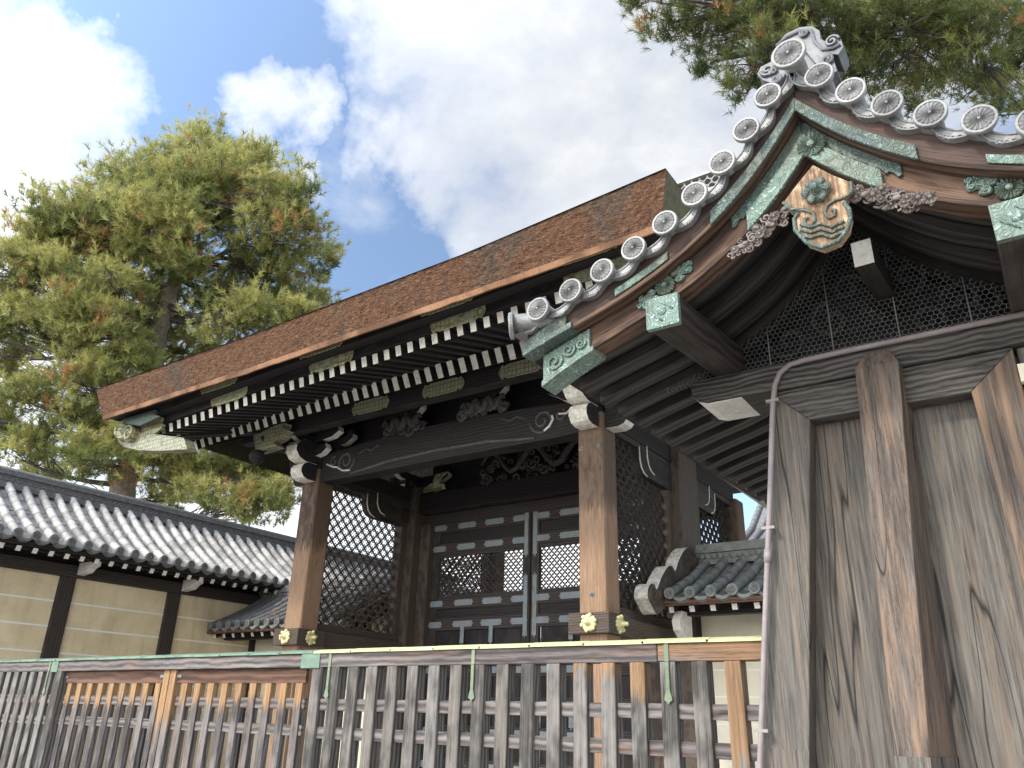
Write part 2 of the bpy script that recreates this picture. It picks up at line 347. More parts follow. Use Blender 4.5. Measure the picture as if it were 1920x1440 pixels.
def bark_mat():
    m, q, b = mat('layered_bark'); tcn = q.n('ShaderNodeTexCoord').outputs['Object']
    n1 = q.noise(q.vec(tcn, (9, 9, 48)), 1, 6, .75, .5)
    n1b = q.noise(q.vec(tcn, (34, 34, 70), (3, 3, 3)), 1, 3, .6, 0)
    n2 = q.noise(q.vec(tcn, (1.1, 1.1, .35)), 1, 4, .6, .3)
    n3 = q.noise(q.vec(tcn, (7, 7, 3)), 1, 4, .65)
    f = q.math('ADD', q.math('MULTIPLY', n1, .6), q.math('MULTIPLY', n1b, .4))
    rust = q.ramp(f, [(.38, (.03, .016, .011)), (.52, (.125, .064, .037)), (.66, (.28, .155, .09))])
    gray = q.ramp(f, [(.38, (.03, .025, .02)), (.55, (.085, .072, .058)), (.68, (.18, .155, .125))])
    c = q.mix(q.ramp(q.math('ADD', q.math('MULTIPLY', n2, .8), q.math('MULTIPLY', n3, .2)), [(.52, 0.), (.60, .7)]), rust, gray)
    q.l(c, b.inputs['Base Color']); b.inputs['Roughness'].default_value = .9; b.inputs['Specular IOR Level'].default_value = .15
    bump(q, b, f, 1., .035); return m
Bark = bark_mat()
BarkE = wood('orange_bark_edge', (.22, .1, .045), (.32, .18, .1), fine=.8, crack=.6, patch=(.4, .36, .33))
BarkTop = plain('weathered_bark_roof', (.09, .08, .065), (.22, .2, .165), 9, .95, .6)
Trunk = plain('pine_bark', (.10, .082, .066), (.31, .265, .215), 7, .9, 1., fine=30)
Trunk2 = plain('pine_twig_bark', (.035, .03, .027), (.12, .1, .085), 7, .9, .6)
Ground = plain('gravel', (.27, .25, .22), (.4, .375, .335), 4, .95, .3, fine=120)
Mossy = plain('mossy_bark_end', (.05, .042, .028), (.14, .13, .07), 8, .95, .8, fine=60)
def needle_mat():
    m, q, b = mat('pine_needles'); a = q.n('ShaderNodeAttribute', attribute_name='col').outputs['Color']
    q.l(a, b.inputs['Base Color']); b.inputs['Roughness'].default_value = .55; b.inputs['Specular IOR Level'].default_value = .35
    tr = q.n('ShaderNodeBsdfTranslucent'); q.l(a, tr.inputs[0]); mx = q.n('ShaderNodeMixShader'); mx.inputs[0].default_value = .38
    o = [x for x in q.t.nodes if x.type == 'OUTPUT_MATERIAL'][0]
    q.l(b.outputs[0], mx.inputs[1]); q.l(tr.outputs[0], mx.inputs[2]); q.l(mx.outputs[0], o.inputs[0]); return m
Needle = needle_mat()
# ------------------------------------------------------------------ ground
g = MB(); g.add([(-300, -300, 0), (300, -300, 0), (300, 300, 0), (-300, 300, 0)], [(0, 1, 2, 3)]); struct(g.build('ground', Ground))
# ------------------------------------------------------------------ fence in front
def fence_rail(mb, x0, x1, wear=None):
    mb.box((x0, 4.0, 1.785), (x1, 4.10, 1.872), wear=wear)
def fence_cap(mb, x0, x1):
    n = max(2, int((x1-x0)/.32)); st = (x1-x0)/n
    for i in range(n):
        a = x0+i*st; b = a+st+.012; dz = .0015*(i % 2)
        mb.prism([(a, 3.985, 1.873+dz), (a, 3.985, 1.886+dz), (a, 4.05, 1.902+dz), (a, 4.115, 1.886+dz), (a, 4.115, 1.873+dz)], (b-a, 0, 0))
def strap(mb, x, spade=True, z1=1.585):
    mb.box((x-.012, 3.994, 1.785), (x+.012, 3.9995, 1.874), 'z')
    mb.box((x-.010, 3.992, z1+.06), (x+.010, 3.9975, 1.783), 'z')
    c = [(x-.010, z1+.06), (x-.018, z1+.035), (x-.022, z1+.015), (x-.010, z1+.008), (x, z1-.006), (x+.010, z1+.008), (x+.022, z1+.015), (x+.018, z1+.035), (x+.010, z1+.06)]
    mb.prism([(a, 3.9975, b) for a, b in c], (0, -.006, 0))
    for i in range(3): mb.blob((x, 3.9915, z1+.07+.05*i), .003, n=6)
fence = thing('picket_fence', 'silver-grey wooden picket fence with green metal straps, running right to the panelled gate', 'fence')
mb = MB(); fence_rail(mb, -4.40, -1.80); fence_rail(mb, -1.797, -1.17, (.05, .35)); mb.build('top_rail', W_rail, fence, .006)
mb = MB(); fence_cap(mb, -4.36, -1.17); lab(mb.build('copper_cap', CapC, fence), 'yellow-green lichen-covered copper capping')
mb = MB()
for z0, z1 in ((1.512, 1.585), (1.34, 1.412), (.9, .97), (.35, .42)): mb.box((-4.36, 4.025, z0), (-1.17, 4.065, z1))
mb.build('cross_rails', W_rail, fence, .004)
for i in range(19):
    x = -4.363+i*.1715
    wr = {12: .22, 13: .28, 14: .6, 16: .1, 17: .7}.get(i, -.6)
    if i == 18: continue
    p = MB(); dx = rnd.uniform(-.014, .014)
    p.beam((x+.043, 4.045, 1.786), (x+.043+dx, 4.045, 0), .086, .084, upv=(0, 1, 0), wear=(wr, wr-1.786*(1.3 if i == 17 else 3.))); p.build('picket', W_gray, fence, .007)
for x in (-4.193, -2.985, -1.745):
    mb = MB(); strap(mb, x); mb.build('strap', Strap, fence)
fg = thing('fence_gate', 'double-leaf lattice gate in the fence, dark top boards and pickets bleached orange at the top', 'gate')
mb = MB(); fence_rail(mb, -7.74, -4.42); mb.build('top_rail', W_rail, fg, .006)
mb = MB(); fence_cap(mb, -7.74, -4.365); mb.build('copper_cap', Flat, fg)
mb = MB(); mb.box((-7.60, 4.05, 1.685), (-6.045, 4.08, 1.783)); mb.build('top_board', W_red, fg, .003)
mb = MB(); mb.box((-6.02, 4.05, 1.685), (-4.47, 4.08, 1.783)); mb.build('top_board', W_red, fg, .003)
mb = MB()
for (a, b) in ((-7.60, -6.045), (-6.02, -4.47)):
    for z0, z1 in ((1.516, 1.588), (1.348, 1.418), (.9, .97)): mb.box((a, 4.062, z0), (b, 4.085, z1))
mb.build('cross_rails', W_leaf, fg, .003)
for (a, n) in ((-7.555, 9), (-5.87, 8)):
    for i in range(n+ (1 if a > -6 else 0)):
        x = a+i*(.1665 if n == 9 else .163); wr = rnd.uniform(.45, .62)
        p = MB(); p.beam((x+.035, 4.075, 1.685), (x+.035, 4.075, 0), .07, .05, upv=(0, 1, 0), wear=(wr, wr-1.685*2.9)); p.build('picket', W_leaf, fg, .004)
for x in (-6.085, -6.0):
    p = MB(); p.beam((x+.02, 4.06, 1.783), (x+.02, 4.06, 0), .075, .06, upv=(0, 1, 0), wear=(.45, -1.3)); p.build('stile', W_leaf, fg, .004)
mb = MB()
for x0, x1 in ((-6.17, -6.028), (-6.024, -5.89), (-7.62, -7.56)): mb.box((x0, 4.044, 1.727), (x1, 4.0495, 1.748))
mb.build('hinge_plate', Plate, fg)
mb = MB(); mb.box((-4.475, 3.992, 1.778), (-4.29, 4.104, 1.884)); lab(mb.build('joint_cover', Flat, fg, .003), 'dark green copper sheet wrapped round the rail')
for x in (-7.70,):
    mb = MB(); mb.box((x-.09, 3.992, 1.778), (x+.02, 4.104, 1.884)); mb.build('joint_cover', Flat, fg, .003)
p = MB(); p.beam((-7.66, 4.05, 1.786), (-7.66, 4.05, 0), .11, .10, upv=(0, 1, 0)); p.build('gate_post', W_gray, fg, .008)
fl = thing('picket_fence', 'close-set grey picket fence left of the double-leaf gate, at the picture edge', 'fence')
mb = MB(); fence_rail(mb, -13.2, -7.79); mb.build('top_rail', W_rail, fl, .006)
mb = MB(); fence_cap(mb, -13.2, -7.74); mb.build('copper_cap', Flat, fl)
mb = MB()
for z0, z1 in ((1.512, 1.585), (1.34, 1.412), (.9, .97)): mb.box((-13.2, 4.025, z0), (-7.72, 4.065, z1))
mb.build('cross_rails', W_rail, fl, .004)
for i in range(36):
    x = -7.83-i*.15
    p = MB(); p.beam((x, 4.045, 1.786), (x, 4.045, 0), .082, .084, upv=(0, 1, 0)); p.build('picket', W_gray, fl, .007)
mb = MB(); strap(mb, -7.83); mb.build('strap', Strap, fl)
# ------------------------------------------------------------------ right gable gate (nearest structure)
AX = -.478; BY = 2.6
sg = thing('tiled_gable_gate', 'near panelled gate with green copper fittings and round pale tiles along its curved gable', 'gate')
def prof(pts):
    q = sorted((abs(p.x-AX), p.z) for p in pts)
    return q
def ev(pr, d):
    if d <= pr[0][0]: return pr[0][1]+(pr[0][0]-d)*(pr[0][1]-pr[1][1])/(pr[1][0]-pr[0][0])
    for a, b in zip(pr, pr[1:]):
        if d <= b[0]: return a[1]+(b[1]-a[1])*(d-a[0])/(b[0]-a[0])
    a, b = pr[-2], pr[-1]; return b[1]+(b[1]-a[1])/(b[0]-a[0])*(d-b[0])
def fitp(pr, n=4):
    x = np.array([p[0] for p in pr]); z = np.array([p[1] for p in pr]); c = np.polyfit(x, z, n)
    xs = np.linspace(0, 1.36, 60); return [(float(a), float(np.polyval(c, a))) for a in xs]
T_ = fitp([(0, 3.985), (.1, 3.84), (.2, 3.71), (.31, 3.59), (.43, 3.485), (.57, 3.4), (.71, 3.325), (.86, 3.262), (1.02, 3.212), (1.19, 3.163), (1.33, 3.13)])
T_ = [(a*.97, 1.5+(z-1.5)*.97) for a, z in T_]
L0 = fitp([(0, 3.851), (.09, 3.729), (.18, 3.638), (.30, 3.526), (.43, 3.419), (.55, 3.344), (.76, 3.255), (.93, 3.19), (1.135, 3.11), (1.22, 3.065)])
L1 = fitp([(0, 3.715)]+prof([at(x, y, Y=2.59) for x, y in ((1338, 407), (1345+30, 465-85), (1158, 562), (1106, 588), (1006, 649), (1245, 497))]), 3)
L3 = fitp([(.0, 3.49), (.23, 3.246), (.33, 3.162), (.54, 3.055), (.665, 2.991), (.82, 2.939), (1.09, 2.836)], 3)
L3 = [(a*1.019, 1.5+(z-1.5)*1.019) for a, z in L3]
SIDES = (-1, 1)
def line(pr, sgn, d0, d1, y, off=0, n=24, shift=0):
    return [Vector((AX+sgn*(d0+(d1-d0)*i/n), y, ev(pr, d0+(d1-d0)*i/n)+off)) for i in range(n+1)]
def band(mb, A, B, d0, d1, y0, y1, oa=0, ob=0, sides=(-1, 1), n=24, m=0, wavy=0, ca=0):
    y0 += .05; y1 += .05; sides = SIDES
    for s in sides:
        a = line(A, s, d0, d1, y0, oa, n); b = line(B, s, d0, d1, y0, ob, n)
        if wavy:
            for i, p in enumerate(b): p.z += wavy*abs(math.sin(i*1.1))
        mb.strip(a, b, (0, y1-y0, 0), m)
lerp = lambda A, B, t: [(a[0], a[1]+(b[1]-a[1])*t) for a, b in zip(A, B)]
mb = MB(); band(mb, L0, L1, 0, 1.235, 2.54, 2.64); mb.build('upper_bargeboard', W_shing, sg, .004)
mb = MB(); band(mb, L1, L3, 0, 1.17, 2.60, 2.69, oa=-.001); band(mb, L1, L1, 0, 1.2, 2.53, 2.60, 0, -.022)
mb.build('bargeboard', W_board, sg, .005)
mb = MB(); band(mb, L3, L3, 0, 1.17, 2.585, 2.615, .016, -.006); mb.build('lower_bead', W_board, sg, .003)
# copper on the boards
Lm = lerp(L0, L1, .70)
for SD in (-1, 1):
    SIDES = (SD,)
    mb = MB(); band(mb, Lm, L1, 0, .37, 2.522, 2.538, 0, 0); band(mb, L1, L1, 0, .37, 2.515, 2.53, .004, -.026); mb.build('apex_copper_strip', Pat, sg, .003)
SIDES = (-1, 1)
for SD in (-1, 1):
    SIDES = (SD,)
    mb = MB(); band(mb, lerp(L1, L3, .12), lerp(L1, L3, .55), 0, .31, 2.588, 2.598, wavy=.02); mb.build('apex_scroll_plate', Pat, sg, .003)
SIDES = (-1, 1)
for SD in (-1, 1):
    SIDES = (SD,)
    mb = MB(); band(mb, lerp(L1, L3, .50), lerp(L1, L3, 1.04), 0, .245, 2.574, 2.588); band(mb, lerp(L1, L3, .96), lerp(L1, L3, 1.08), 0, .245, 2.566, 2.586); mb.build('chevron_plate', Pat2, sg, .004)
SIDES = (-1, 1)
for SD in (-1, 1):
    SIDES = (SD,)
    mb = MB(); band(mb, Lm, lerp(L0, L1, .95), .56, .80, 2.528, 2.538); mb.build('long_copper_strip', Pat2, sg, .003)
SIDES = (-1, 1)
for SD in (-1, 1):
    SIDES = (SD,)
    mb = MB(); band(mb, lerp(L0, L1, .5), L1, 1.03, 1.238, 2.524, 2.538); band(mb, L1, L1, 1.0, 1.24, 2.515, 2.6, .003, -.026)
    mb.build('eave_copper_strip', Pat, sg, .003)
SIDES = (-1, 1)
for SD in (-1, 1):
    SIDES = (SD,)
    mb = MB(); band(mb, lerp(L1, L3, .22), lerp(L1, L3, 1.02), .95, 1.178, 2.584, 2.598, n=10); band(mb, lerp(L1, L3, .93), lerp(L1, L3, 1.1), .93, 1.18, 2.575, 2.69)
    for s in (SD,):
        for (d, t, r) in ((1.12, .62, .042), (1.05, .55, .033), (.99, .6, .024)):
            mb.tube(spiral((AX+s*d, 2.628, ev(lerp(L1, L3, t), d)), r, .006, 1.4, .5, sgn=s), .006, 6)
    mb.build('eave_scroll_plate', Pat2, sg, .003)
SIDES = (-1, 1)
def mum(mb, c, r, n=16, m=0, y=-1, depth=.012, inner=.28):
    c = Vector(c)
    for i in range(n):
        a = 2*math.pi*i/n; d = Vector((math.cos(a), 0, math.sin(a))); t = Vector((-math.sin(a), 0, math.cos(a)))
        w_ = r*math.pi/n*.95; vs = []
        for (u, ww) in ((inner, inner*1.05), (.6, .72), (.85, 1.), (.97, .75), (1.02, .2)):
            vs += [c+d*r*u-t*w_*ww, c+d*r*u+Vector((0, y*depth*(.6 if u > 1 else 1), 0)), c+d*r*u+t*w_*ww]
        fs = []
        for q in range(4):
            b = q*3; fs += [(b, b+1, b+4, b+3), (b+1, b+2, b+5, b+4)]
        mb.add(vs, fs, m=m, smooth=False)
    mb.lathe(c, (0, y, 0), [(0, r*inner*1.1), (depth*1.1, r*inner), (depth*1.4, r*inner*.6)], 12, m)
mb = MB(); mum(mb, at(1521, 272, Y=2.62), .052, 16, depth=.014); mb.build('chrysanthemum_boss', Pat2, sg)
# floral copper ornaments along the board
def flower(mb, c, r, s):
    mum(mb, c, r, 16, depth=.012); c = Vector(c)
    sl_ = Vector((s*-.80, 0, .6)) if s < 0 else Vector((.8, 0, -.6)); sl_ = Vector((1, 0, .62)).normalized() if s < 0 else Vector((1, 0, -.62)).normalized()
    pr_ = Vector((-sl_.z, 0, sl_.x))
    for q in (-1, 1):
        for (u, v, rr) in ((1.45, .45, .42), (1.5, -.45, .4), (2.1, .1, .5), (2.5, .55, .32), (2.6, -.35, .34), (3.0, .15, .3)):
            p = c+sl_*(q*u*r)+pr_*(v*r)
            mb.blob(p+Vector((0, .004, 0)), (rr*r*1.35, .012, rr*r*1.1), n=10, jit=.14)
            mb.tube(spiral(p+Vector((0, -.007, 0)), rr*r*1.05, .002, 1.2, u*3, n=10), .0035, 5)
for s, c in ((-1, at(1247, 536, Y=2.64)), (1, None)):
    if c is None: p0 = at(1247, 536, Y=2.64); c = Vector((2*AX-p0.x, p0.y, p0.z))
    mb = MB(); flower(mb, c, .042, s); mb.build('flower_fitting', Pat2, sg)
# pendant (gable ornament)
z1 = lambda x, y: (1180+x*.38542, y*.38542)
def P1(x, y, Y=2.5): return at(*z1(x, y), Y=Y)
pend = MB()
outl = [(893, 800), (985, 848), (1078, 885), (1083, 932), (1045, 966), (1066, 1005), (1075, 1050), (1062, 1110), (1018, 1170), (935, 1203), (862, 1178), (806, 1113), (802, 1065), (836, 1035), (775, 1015), (748, 985), (815, 895)]
pend.prism([P1(x, y, 2.5) for x, y in outl], (0, .05, 0), axis=2)
po = pend.build('gable_pendant', W_tan, sg, .004)
mb = MB()
mb.tube([P1(x, y, 2.497) for x, y in ((1078, 885), (1083, 935), (1050, 960), (1000, 975), (960, 1000), (950, 1035), (972, 1062), (1000, 1050), (1002, 1022), (985, 1020))], .0065, 6)
mb.tube([P1(x, y, 2.497) for x, y in ((748, 985), (790, 1018), (850, 1022), (895, 1035), (905, 1070), (885, 1098), (855, 1092), (852, 1065), (870, 1062))], .0065, 6)
mb.tube([P1(x, y, 2.497) for x, y in ((1045, 985), (1070, 1020), (1076, 1060), (1062, 1115), (1018, 1172), (935, 1205), (862, 1180), (808, 1120), (802, 1065), (820, 1040))], .008, 6)
for q in range(3):
    mb.tube([P1(x, y+q*26, 2.495) for x, y in ((832, 1092), (880, 1105), (935, 1088), (985, 1105), (1045, 1075))], .0055, 6)
mb.build('pendant_rim', Pat, po)
mb = MB(); c = P1(908, 925, 2.485)
mb.lathe(c, (0, -1, 0), [(-.012, .050), (0, .047), (.004, .03), (.004, .02), (.03, .018), (.036, .012)], 6)
for i in range(6):
    a = i*math.pi/3; mb.blob(c+Vector((math.cos(a)*.036, -.003, math.sin(a)*.036)), (.017, .008, .017), n=8)
mb.build('pendant_boss', Pat, po)
mb = MB()
def carve(mb, a, b, n, r, dep, m=0):
    a = Vector(a); b = Vector(b)
    for i in range(n):
        t = i/(n-1); p = a.lerp(b, t)+Vector((rnd.uniform(-1, 1)*r*.6, rnd.uniform(-dep, dep), rnd.uniform(-1, 1)*r*(1.1-abs(t-.45)*1.2)))
        q = rnd.random(); rr = r*rnd.uniform(.35, .7)
        if q < .4: mb.tube(spiral(p, rr, rr*.15, rnd.uniform(.8, 1.5), rnd.random()*6, n=10), rr*.22, 5, m)
        elif q < .75: mum(mb, p, rr*1.1, 9, m, depth=rr*.4)
        else: mb.blob(p, (rr*.8, rr*.4, rr*.5), m, 8, .25)
carve(mb, P1(790, 1010, 2.53), P1(490, 1250, 2.53), 52, .032, .012); mb.build('carved_flowers', W_carve, sg)
mb = MB(); carve(mb, P1(1060, 940, 2.53), P1(1460, 985, 2.53), 52, .034, .012); mb.build('carved_flowers', W_carve, sg)
# verge tiles with chrysanthemum discs
def cap_tile(r, L, matm=None):
    mb = MB(); n = 28
    mb.lathe((0, 0, r*.22), (0, -1, 0), [(-L, r*.62), (-.013, r*.64)], n)
    mb.lathe((0, 0, 0), (0, -1, 0), [(-.014, r*.1), (-.013, r*.98), (0, r), (.005, r*.95), (.005, r*.82), (.0005, r*.76), (.0005, r*.01)], n, smooth=False)
    mum(mb, (0, -.001, 0), r*.77, 16, depth=.007, inner=.13); return mb
verge = MB()
d_list = [.1, .2, .31, .435, .57, .715, .865, 1.02, 1.185]
roof = MB()
# roof body: board surface with round tile rows running down each slope
LT = [(a[0], a[1]-.035) for a in T_]
for s in (-1, 1):
    A = line(LT, s, 0, 1.29, 2.56, 0, 20); B = line(LT, s, 0, 1.29, 6.6, 0, 20)
    vs = A+B; n = len(A); fs = [(i, i+1, n+i+1, n+i) if s > 0 else (i+1, i, n+i, n+i+1) for i in range(n-1)]
    roof.add(vs, fs)
    for j in range(17):
        y = 2.93+j*.21
        for q in range(6):
            a0, a1 = q/6*1.235, (q+1)/6*1.235+.01
            roof.tube(line(LT, s, a1, a0, y, .034, 4), [.056, .053, .052, .051, .05], 10)
tr = roof.build('roof_tiles', TileW, sg)
first = None
for s in (-1, 1):
    for d in d_list:
        loc = (AX+.013+s*d*.97, 2.52, ev(T_, d*.97))
        if first is None: first = cap_tile(.055, .40).build('round_end_tile', TileW, tr); first.location = loc
        else: copyobj(first, tr, loc)
o = cap_tile(.067, .45).build('round_end_tile', TileW, tr); o.location = at(1478, 100, Y=2.48); lab(o, 'largest round end tile at the peak')
o = cap_tile(.060, .20).build('round_end_tile', TileW, tr); o.location = (AX-1.275, 2.52, 3.07); o.rotation_euler = (R(4), 0, R(-62))
o = copyobj(o, tr, (AX+1.275, 2.52, 3.07)); o.rotation_euler = (R(4), 0, R(62))
# crescent pan tiles hanging between discs
dd = [q*.97 for q in [0.0]+d_list+[1.32]]
for s in (-1, 1):
    for a, b in zip(dd, dd[1:]):
        pa = Vector((AX+.01+s*a, 2.56, ev(T_, a)-.006)); pb = Vector((AX+.01+s*b, 2.56, ev(T_, b)-.006)); ch = pb-pa
        nr = Vector((-ch.z, 0, ch.x)).normalized(); nr = -nr if nr.z > 0 else nr
        up_, lo = [], []
        for i in range(9):
            t = i/8; q = math.sin(math.pi*t)
            up_.append(pa+ch*t+nr*(.022*q-.002)); lo.append(pa+ch*t+nr*(.038*q+.014))
        mb = MB(); mb.strip(up_, lo, (0, .3, 0))
        mb.tube([p+Vector((0, -.001, 0)) for p in up_], .004, 5); mb.tube([p+Vector((0, -.001, 0)) for p in lo], .0035, 5)
        for t in (.3, .42, .5, .58, .7):
            q = math.sin(math.pi*t); mb.tube(spiral(pa+ch*t+nr*(.035*q+.014)+Vector((0, -.002, 0)), .009, .002, 1, t*9, n=8), .002, 4)
        mb.build('pan_end_tile', TileW, tr)
# ridge and ridge-end ornament
mb = MB()
for (hw, z0, z1_) in ((.13, 3.93, 3.98), (.11, 3.983, 4.03), (.10, 4.033, 4.08)): mb.box((AX-hw, 2.95, z0), (AX+hw, 6.5, z1_), 'y')
mb.tube([(AX, 2.95, 4.11), (AX, 6.5, 4.11)], .06, 10); mb.build('ridge', TileD, tr)
oni = MB(); OY = 2.84
def P2(x, y, Y=OY): return at(*z1(x, y), Y=Y)
body = [(720, 215), (760, 165), (830, 132), (890, 127), (925, 150), (930, 190), (960, 205), (1000, 170), (1030, 190), (1040, 230), (1015, 265), (985, 262), (1000, 310), (1010, 345), (985, 358), (930, 330), (900, 300), (860, 250), (820, 215), (770, 240), (735, 290), (700, 300)]
oni.prism([P2(x, y) for x, y in body], (0, .12, 0))
oni.prism([P2(x, y, OY+.03) for x, y in ((700, 260), (860, 200), (960, 260), (1015, 370), (850, 380), (740, 420), (680, 380), (690, 310))], (0, .07, 0))
oni.prism([P2(x, y) for x, y in ((640, 325), (690, 300), (735, 315), (760, 350), (745, 385), (700, 405), (650, 390), (622, 360))], (0, .1, 0))
for c, r, a0, sg_ in (((985, 200), .030, 0, 1), ((960, 290), .026, 1, -1), ((672, 340), .032, 3, 1), ((715, 385), .022, 1, -1), ((850, 160), .02, 2, 1), ((700, 345), .02, 4, -1)):
    oni.tube(spiral(P2(*c, OY-.008), r, .004, 1.5, a0, sgn=sg_), .007, 6)
oni.tube([P2(x, y, OY-.004) for x, y in ((715, 225), (765, 180), (830, 150), (885, 150), (900, 200), (940, 240), (990, 235), (1025, 215))], .008, 6)
oni.build('ridge_end_ornament', OniG, sg, .006)
# soffit, rafters under the eaves
SY0, SY1 = 2.70, 6.5
mb = MB(); LS = [(a, z-.02*max(0,1-a)+.02*max(0, a-.8)) for a, z in lerp(L0, L1, .92)]
for s in (-1, 1): mb.strip(line(LS, s, 0, 1.27, SY0), line(LS, s, 0, 1.27, SY0, .03), (0, SY1-SY0, .1))
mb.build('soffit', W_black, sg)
for j in range(19):
    y = 2.82+j*.2
    for s in (-1, 1):
        if s > 0 and j > 4: continue
        rz = .027*(y-2.7); A = line(LS, s, .02, 1.215, y, -.004+rz, 12); B = line(LS, s, .02, 1.215, y, -.056+rz, 12)
        mb = MB(); mb.strip(A, B, (0, .095, 0)); mb.build('rafter', W_rafter, sg, .003)
# scalloped tile undersides along the eave
for s in (-1,):
    mb = MB()
    for j in range(18):
        y0 = 2.72+j*.21; pts, pl = [], []
        for i in range(9):
            t = i/8; pts.append(Vector((AX+s*1.27, y0+.21*t, ev(T_, 1.29)-.035-.02*math.sin(math.pi*t)))); pl.append(pts[-1]+Vector((.03*0, 0, .02)))
        mb.strip([p+Vector((0, 0, .027*(p.y-2.7))) for p in pts], [p+Vector((0, 0, .027*(p.y-2.7))) for p in pl], (.2, 0, .07))
    mb.build('eave_tile_edges', plain('sooty_tile', (.03, .03, .03), (.08, .08, .08), 8, .8, .2), sg)  # tile colour darkened to paint in the shade under the eave
# purlins with copper end plates
for s in (-1, 1):
    def mx(p): return p if s < 0 else Vector((2*AX-p.x, p.y, p.z))
    a = [at(x, y, Y=2.60) for x, y in ((1217, 617), (1272, 607), (1270, 553), (1216, 566))]
    xa = sum(p.x for p in a)/4; za = sum(p.z for p in a)/4; wd = .128; ht = .125
    c0 = mx(Vector((xa, 2.60, za))); c1 = mx(Vector((xa, 3.4, za+.085)))
    mb = MB(); mb.beam(c0, c1, wd, ht); mb.build('purlin', W_dark, sg, .004)
    mb = MB(); mb.beam(c0+Vector((0, -.012, 0)), c0+Vector((0, .012, 0)), wd+.008, ht+.008)
    for q in ((0, 1), (1, 0), (0, -1), (-1, 0)):
        mb.tube([c0+Vector((q[0]*.045, -.014, q[1]*.042)), c0+Vector((q[1]*.045, -.014, q[0]*.042))], .004, 5)
    mb.blob(c0+Vector((0, -.012, 0)), (.02, .008, .02), n=8); mb.build('purlin_end_plate', Pat2, sg)
mb = MB(); c = at(1617, 474, Y=3.02); mb.beam(c+Vector((0, 0, .0)), c+Vector((.02, .55, .03)), .075, .11, cap=1); mb.build('ridge_beam_end', [W_dark, White], sg)
# front beam, nose, frame, panels
FY = 3.35
q0 = at(1294, 706, Y=FY); zt = at(1600, 651, Y=FY).z; zb = at(1454, 732, Y=FY).z
mb = MB(); x0 = q0.x; x1 = .55
pl = [(x0+.01, zt), (x0, zt-.02), (x0, zb+.06), (x0+.035, zb+.015), (x0+.08, zb), (x0+.30, zb), (x1, zb), (x1, zt)]
mb.prism([(a, FY, b) for a, b in pl], (0, .26, 0)); mb.build('front_beam', W_header, sg, .006)
mb = MB(); mb.prism([(a, FY-.002, b) for a, b in ((x0+.002, zb+.055), (x0+.037, zb+.011), (x0+.082, zb-.004), (x0+.24, zb-.004), (x0+.24, zb-.001), (x0+.08, zb+.0), (x0+.036, zb+.014))], (0, .264, 0)); mb.build('painted_nose', White, sg)
def FX(x, y, Y=FY): p = at(x, y, Y=Y); return (p.x, p.z)
hz = at(1600, 769, Y=FY).z
# header with mitred ends, posts
def quadp(mb, pts, y0, y1, axis): mb.prism([(a, y0, b) for a, b in pts], (0, y1-y0, 0), axis=axis)
TLo, TLi = FX(1443, 742), FX(1516, 782); TRi, TRo = FX(1820, 733), FX(1897, 647)
TLo = (TLo[0], zb-.003)
mb = MB(); quadp(mb, [(TLo[0], zb-.003), (TLi[0], hz), (TRi[0], hz), (TRo[0], zb-.003)], FY+.02, FY+.14, 0); mb.build('panel_header', W_header, sg, .004)
def ext(a, b, z):  # extend the line a->b down to height z
    return (a[0]+(b[0]-a[0])*(z-a[1])/(b[1]-a[1]), z)
bo = FX(1423, 1440); bi = FX(1515, 1440); r1 = FX(1960, 1250)
mb = MB(); lo = ext(TLo, bo, 1.62); li = ext(TLi, bi, 1.62); z_ = .2
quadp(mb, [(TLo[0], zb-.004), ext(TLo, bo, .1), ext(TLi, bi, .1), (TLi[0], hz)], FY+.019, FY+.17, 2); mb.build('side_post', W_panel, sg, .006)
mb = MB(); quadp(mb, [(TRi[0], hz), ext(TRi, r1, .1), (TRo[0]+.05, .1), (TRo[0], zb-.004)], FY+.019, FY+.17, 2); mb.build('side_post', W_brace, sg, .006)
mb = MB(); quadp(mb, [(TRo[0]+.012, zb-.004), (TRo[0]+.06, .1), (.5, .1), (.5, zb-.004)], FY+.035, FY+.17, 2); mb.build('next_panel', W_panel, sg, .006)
mb = MB(); nx_ = at(1911, 700, Y=FY).x; nz0 = at(1911, 716, Y=FY).z; nz1 = at(1911, 682, Y=FY).z; quadp(mb, [(nx_, nz1), (nx_, nz0), (nx_+.08, nz0), (nx_+.08, nz1)], FY+.0, FY+.034, 2); mb.build('paper_notice', Cream, sg)
mb = MB()
xs = [TLi[0]-.16, -.50, TRi[0]+.03]
for a, b in zip(xs, xs[1:]): mb.box((a+.001, FY+.115, .1), (b-.001, FY+.16, hz+.01), 'z')
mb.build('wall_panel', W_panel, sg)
mb = MB(); zj = FX(1470, 1405)[1]; quadp(mb, [ext(TLo, bo, zj), ext(TLo, bo, .1), ext(TLi, bi, .1), ext(TLi, bi, zj)], FY+.0155, FY+.0185, 2); mb.build('post_foot_splice', W_panel, sg)
